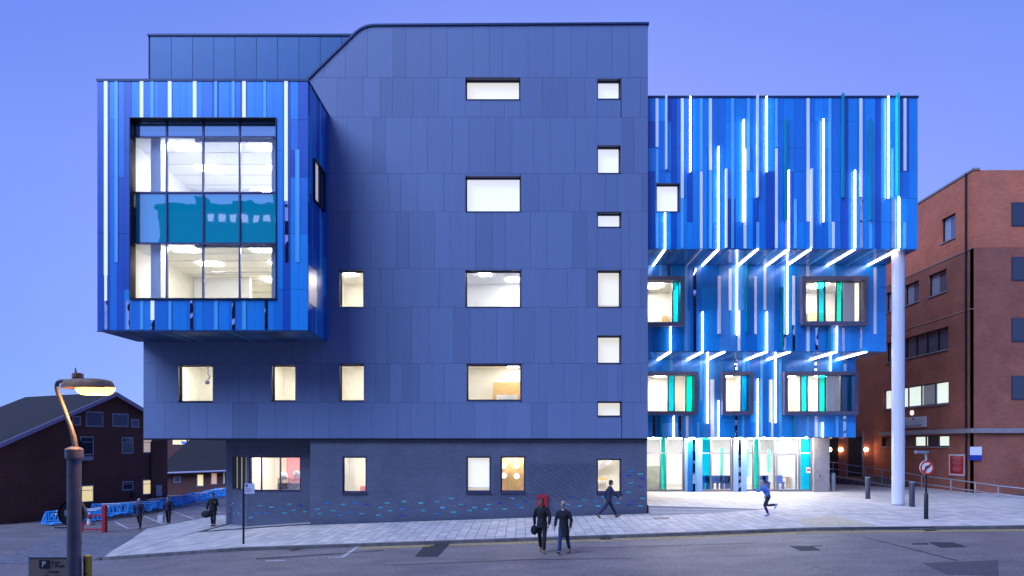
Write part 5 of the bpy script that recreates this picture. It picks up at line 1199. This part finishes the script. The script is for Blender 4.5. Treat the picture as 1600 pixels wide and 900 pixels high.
# ------------------------------------------------------------------ people
m_skin = mat('skin', (.48, .28, .21), .55); m_skin2 = mat('skin_brown', (.22, .115, .075), .55)
def remesh(mb, name, m_, parent, vox, sm=3):
    me = bpy.data.meshes.new(name); me.from_pydata(mb.v, [], mb.f)
    bm = bmesh.new(); bm.from_mesh(me); bmesh.ops.recalc_face_normals(bm, faces=bm.faces); bm.to_mesh(me); bm.free()
    o = bpy.data.objects.new('tmp', me); COL.objects.link(o)
    r = o.modifiers.new('r', 'REMESH'); r.mode = 'VOXEL'; r.voxel_size = vox; r.use_smooth_shade = True
    s = o.modifiers.new('s', 'SMOOTH'); s.factor = .5; s.iterations = sm
    dg = bpy.context.evaluated_depsgraph_get(); nm = bpy.data.meshes.new_from_object(o.evaluated_get(dg)); bpy.data.objects.remove(o)
    nm.name = name; nm.materials.clear(); nm.materials.append(m_); nm.shade_smooth(); ob = bpy.data.objects.new(name, nm); COL.objects.link(ob); ob.parent = parent
    return ob
def etube(b, pts, radii, n=14):
    """closed loft; radii = (lateral along Y, depth); round caps come from the first/last small rings"""
    pts = [Vector(p) for p in pts]; i0 = len(b.v)
    P_ = []; 
    for k, p in enumerate(pts):
        t = (pts[min(k+1, len(pts)-1)]-pts[max(k-1, 0)]).normalized(); lat = Vector((0, 1, 0)); lat = (lat-t*lat.dot(t))
        lat = lat.normalized() if lat.length > .2 else t.orthogonal().normalized(); dp = t.cross(lat)
        r = radii[k]; r = r if isinstance(r, tuple) else (r, r)
        for a in range(n):
            an = 2*math.pi*a/n; b.v.append(tuple(p+lat*math.cos(an)*r[0]+dp*math.sin(an)*r[1]))
    for k in range(len(pts)-1):
        for a in range(n): q = i0+k*n; b.f.append((q+a, q+(a+1) % n, q+n+(a+1) % n, q+n+a))
    b.f.append(tuple(i0+a for a in reversed(range(n)))); b.f.append(tuple(i0+(len(pts)-1)*n+a for a in range(n)))
    return b
def person(label, loc, yaw, h=1.75, lean=0, hipL=(0, 0), hipR=(0, 0), armL=(0, 0), armR=(0, 0), coat=None, coatlen=.12, trousers=None, shoes=None, hair=None, skin=None, shoulderw=.19, hood=False, bald=False, group='pedestrians', bulk=1.0, aout=.16):
    """hip=(thigh angle fwd, knee bend); arm=(upper arm fwd angle, elbow bend) in degrees; local +X is forward, +Y left"""
    skin = skin or m_skin; S = h/1.75
    root = empty('person', loc, yaw, label, 'person', group)
    def rot(v, a): a = math.radians(a); return Vector((v.x*math.cos(a)+v.z*math.sin(a), v.y, -v.x*math.sin(a)+v.z*math.cos(a)))
    def down(a, l): a = math.radians(a); return Vector((math.sin(a)*l, 0, -math.cos(a)*l))
    T = lambda v: rot(v, lean); J = {'pel': Vector((0, 0, 0))}
    J['waist'] = T(Vector((0, 0, .16))); J['chest'] = T(Vector((.012, 0, .35))); J['upper'] = T(Vector((0, 0, .46))); J['neckb'] = T(Vector((-.005, 0, .53)))
    nk = J['neckb']; J['neck'] = nk+rot(Vector((.012, 0, .06)), lean*.6); J['head'] = J['neck']+rot(Vector((.02, 0, .12)), lean*.3)
    for s, nm, hip, arm in ((1, 'L', hipL, armL), (-1, 'R', hipR, armR)):
        J['hip'+nm] = Vector((0, .092*s, -.05)); J['kn'+nm] = J['hip'+nm]+down(hip[0], .42); J['an'+nm] = J['kn'+nm]+down(hip[0]-hip[1], .42)
        fa = max(-60, min(25, hip[0]-hip[1])); J['heel'+nm] = J['an'+nm]+down(fa, .05)+rot(Vector((-.05, 0, 0)), -fa); J['toe'+nm] = J['an'+nm]+down(fa, .06)+rot(Vector((.17, 0, 0)), -fa)
        J['sh'+nm] = T(Vector((0, shoulderw*s, .455))); J['el'+nm] = J['sh'+nm]+down(arm[0], .28)+Vector((0, aout*.5*s, 0)); J['wr'+nm] = J['el'+nm]+down(arm[0]+arm[1], .25)+Vector((0, -aout*.1*s, 0)); J['ha'+nm] = J['wr'+nm]+down(arm[0]+arm[1], .08)
    low = min(J['heelL'].z, J['toeL'].z, J['heelR'].z, J['toeR'].z)-.028
    for k in J: J[k] = (J[k]-Vector((0, 0, low)))*S
    sc = lambda *r: [tuple(x*S for x in q) if isinstance(q, tuple) else q*S for q in r]
    # body, one continuous remeshed surface
    b = MB(); hd = J['head']; fdir = rot(Vector((1, 0, 0)), lean*.3); up = rot(Vector((0, 0, 1)), lean*.3)
    etube(b, [J['pel']-Vector((0, 0, .1))*S, J['pel'], J['waist'], J['chest'], J['upper'], J['neckb']], sc((.06, .05), (.145, .095), (.12, .085), (.15, .095), (.15, .085), (.06, .055)))
    etube(b, [J['neckb']-up*.03*S, J['neck'], hd], sc(.056, .054, .05))
    b.sph(tuple(hd+up*.03*S), .1*S, 16, 12, (.96, .78, 1.05)); b.sph(tuple(hd+fdir*.025*S-up*.055*S), .062*S, 12, 8, (1.05, .86, .9))
    etube(b, [hd+fdir*.085*S+up*.015*S, hd+fdir*.112*S-up*.028*S, hd+fdir*.08*S-up*.036*S], sc(.008, .014, .012), 6)
    for s, nm in ((1, 'L'), (-1, 'R')):
        b.sph(tuple(hd+Vector((-.005, .082*s, .0))*S), .026*S, 8, 6, (.7, .45, 1.1))
        H_, K, A_ = J['hip'+nm], J['kn'+nm], J['an'+nm]
        etube(b, [H_, H_*.6+K*.4, K, K*.65+A_*.35, A_], sc(.085, .072, .052, .055, .036)); etube(b, [A_, J['heel'+nm]*.5+A_*.5, J['toe'+nm]], sc(.035, .036, .03))
        Sh, El, Wr, Ha = J['sh'+nm], J['el'+nm], J['wr'+nm], J['ha'+nm]
        etube(b, [Sh-Vector((0, .06*s, -.0))*S, Sh, Sh*.5+El*.5, El, El*.5+Wr*.5, Wr], sc(.05, .055, .046, .04, .036, .026))
        dh = (Ha-Wr).normalized(); side = Vector((1, 0, 0)) if abs(dh.x) < .7 else Vector((0, 0, 1)); side = (side-dh*side.dot(dh)).normalized(); pn = dh.cross(side)
        b.obox(Wr+dh*.045*S, side*.036*S, pn*.014*S, dh*.048*S)
        for o_, l_ in ((-.029, .062), (-.010, .076), (.010, .071), (.028, .054)):
            q = Wr+dh*.085*S+side*o_*S; cur = Vector((0, -s, 0)); b.tube([q, q+dh*l_*.5*S+cur*.008*S, q+dh*l_*.9*S+cur*.026*S], [.0105*S, .0095*S, .008*S], 6)
        q = Wr+dh*.03*S+side*.032*S; b.tube([q, q+dh*.03*S+side*.022*S, q+dh*.06*S+side*.026*S], [.012*S, .011*S, .009*S], 6)
    remesh(b, 'body', skin, root, .011, 1)
    for s in (1, -1): MB().sph(tuple(hd+fdir*.088*S+Vector((0, .032*S*s, 0))+up*.012*S), .012*S, 8, 6).build('eye', m_ink, root)
    MB().obox(hd+fdir*.094*S-up*.066*S, fdir*.006*S, (0, .024*S, 0), up*.004*S).build('mouth', mat('lips', (.25, .08, .08), .5), root)
    if hair:
        hb_ = MB()
        if bald: hb_.sph(tuple(hd+fdir*-.035*S-up*.0*S), .088*S, 14, 9, (.86, 1.0, .75))
        else:
            hb_.sph(tuple(hd+fdir*-.012*S+up*.055*S), .104*S, 16, 10, (.98, .84, .88)); hb_.sph(tuple(hd+fdir*-.045*S-up*.015*S), .085*S, 14, 9, (.80, .98, 1.0))
        remesh(hb_, 'hair', hair, root, .014, 2)
    # trousers
    b = MB(); etube(b, [J['pel']+Vector((0, 0, .10))*S, J['pel'], J['pel']-Vector((0, 0, .09))*S], sc((.145*bulk, .10*bulk), (.160*bulk, .118*bulk), (.13*bulk, .10*bulk)))
    for nm in 'LR':
        H_, K, A_ = J['hip'+nm], J['kn'+nm], J['an'+nm]; etube(b, [H_, H_*.6+K*.4, K, K*.6+A_*.4, A_+(K-A_)*.02], sc((.095*bulk, .105*bulk), .088*bulk, .070, .066, .060))
    remesh(b, 'trousers', trousers, root, .016, 3)
    # coat
    b = MB(); mid = (J['knL']+J['knR'])/2; ax = (mid-J['pel']).normalized(); cl = max(coatlen, .03)
    etube(b, [J['pel']+ax*cl*S, J['pel']+ax*cl*.4*S, J['pel']+(J['waist']-J['pel'])*.3, J['waist'], J['chest'], J['upper'], J['neckb'], J['neckb']+(J['neck']-J['neckb'])*.35],
          sc((.185*bulk, .135*bulk), (.18*bulk, .132*bulk), (.168*bulk, .126*bulk), (.158*bulk, .118*bulk), (.182*bulk, .132*bulk), (.178*bulk, .118*bulk), (.098, .088), (.072, .07)), 18)
    for s, nm in ((1, 'L'), (-1, 'R')):
        Sh, El, Wr = J['sh'+nm], J['el'+nm], J['wr'+nm]; etube(b, [Sh-Vector((0, .09*s, -.015))*S, Sh+Vector((0, -.01*s, -.01))*S, Sh*.5+El*.5, El, El*.5+Wr*.5, Wr], sc(.075*bulk, .076*bulk, .067*bulk, .059*bulk, .052*bulk, .046*bulk))
    if hood: b.sph(tuple(J['neckb']+Vector((-.07, 0, .02))*S), .10*S, 12, 8, (.8, 1.15, .7))
    remesh(b, 'coat', coat, root, .016, 3)
    for nm in 'LR':
        a, c = J['heel'+nm], J['toe'+nm]; d = (c-a).normalized(); b = MB()
        etube(b, [a-d*.035*S, a, (a+c)/2, c-d*.02*S, c+d*.045*S], sc((.025, .02), (.040, .040), (.044, .040), (.045, .030), (.028, .016)), 10); b.build('shoe', shoes, root, smooth=True)
    return root, J
m_blackc = mat('black_cloth', (.013, .013, .019), .85, bump=.3, bscale=25); m_navyc = mat('navy_cloth', (.015, .022, .06), .85); m_jean = mat('jeans', (.02, .05, .15), .85); m_dkt = mat('dark_trousers', (.014, .014, .02), .85)
m_shoe = mat('black_shoe', (.012, .01, .01), .5); m_tan = mat('tan_shoe', (.30, .19, .06), .6); m_hair = mat('black_hair', (.01, .009, .009), .6); m_greyh = mat('grey_hair', (.35, .33, .33), .7); m_running = mat('blue_running_top', (.05, .16, .55), .7); m_scarf = mat('pale_scarf', (.45, .4, .42), .8)
def foot(px, py, zf): p = G(px, py, zf); return (p[0], p[1], zf(p[0], p[1])+.004)
# the two men crossing the road walk towards the left of the camera
p1, J1 = person('tall man in black jacket with dark bag, left of the two crossing the road', foot(847, 864, rd), math.radians(-100), 1.83, 2, (16, 6), (-14, 12), (14, 22), (-14, 12), m_blackc, .16, m_dkt, m_tan, m_hair, m_skin2, hood=True)
b = MB(); b.sph((0, 0, 0), .14, 12, 8, (.9, .45, 1.25)); bg_ = b.build('shoulder_bag', m_blackc, None, smooth=True); bg_.location = Vector(p1.location)+Vector((-.27, -.03, .80)); tag(bg_, 'black bag hanging at the side of the taller man on the road', 'bag')
def lapel(J, p, m_):
    a = J['neckb']+Vector((.085, 0, -.01)); c = J['pel']+Vector((.14, 0, .02)); MB().obox((a+c)/2, (0, .008, 0), (.006, 0, 0), (c-a)/2).build('zip', m_, p)
lapel(J1, p1, mat('zip_grey', (.12, .12, .14), .4, .6))
p2, J2 = person('balding man in long black coat and blue jeans, right of the two crossing the road', foot(881, 866, rd), math.radians(-112), 1.74, 3, (-16, 12), (18, 5), (-4, 22), (6, 30), m_blackc, .40, m_jean, m_shoe, m_greyh, m_skin, bald=True)
MB().sph(tuple(J2['neckb']+Vector((.06, 0, .0))), .06, 10, 6, (.6, .9, 1.1)).build('scarf', m_scarf, p2, smooth=True)
p3, J3 = person('man in dark navy coat striding right past the stair window', foot(951, 809.5, pv), math.radians(12), 1.80, 9, (30, 3), (-32, 14), (-28, 25), (26, 30), m_navyc, .14, m_navyc, m_shoe, m_hair)
p4, J4 = person('runner in blue top and dark leggings on the pavement before the lobby', foot(1200, 806.5, lambda x, y: max(pv(x, y), pv(x, y))), math.radians(172), 1.62, 26, (26, 48), (8, 105), (-45, 85), (40, 80), m_running, .02, m_navyc, mat('blue_shoe', (.10, .28, .62), .5), m_greyh)
p5, J5 = person('pedestrian in dark coat and brown boots walking at the left on the side street', foot(218, 827, sd), math.radians(-80), 1.62, 4, (14, 6), (-16, 14), (10, 15), (-10, 15), m_navyc, .20, m_dkt, mat('brown_boot', (.16, .08, .05), .6), m_greyh, bulk=1.05)
p6, J6 = person('pedestrian in dark jacket and pale jumper carrying a white shopping bag', foot(263, 820.5, sd), math.radians(-75), 1.60, 4, (12, 5), (-12, 12), (8, 15), (-8, 15), m_navyc, .04, m_dkt, m_shoe, m_hair, bulk=1.08)
b = MB(); b.box(-.15, .15, -.07, .07, -.42, -.04); b.tube([(-.08, 0, -.04), (-.06, 0, .08), (.06, 0, .08), (.08, 0, -.04)], .012, 6, False)
wb = b.build('shopping_bag', mat('white_plastic', (.55, .56, .62), .5), None, bevel=0); wb.location = Vector(p6.location)+Vector((-.42, -.02, .62)); tag(wb, 'white plastic shopping bag in the hand of a pedestrian on the side street', 'bag')
p7, J7 = person('person in black padded jacket holding a big dark bag, on the pavement corner', foot(333, 822.5, pv), math.radians(-88), 1.68, 3, (4, 3), (-4, 5), (12, 110), (10, 15), m_blackc, .12, m_dkt, m_shoe, m_hair, bulk=1.16)
b = MB(); b.sph((0, 0, 0), .26, 14, 9, (1.05, .6, .75)); hb = b.build('holdall', m_blackc, None, smooth=True); hb.location = Vector(p7.location)+Vector((-.36, 0, .64)); tag(hb, 'bulky black holdall beside the person in the padded jacket', 'bag')
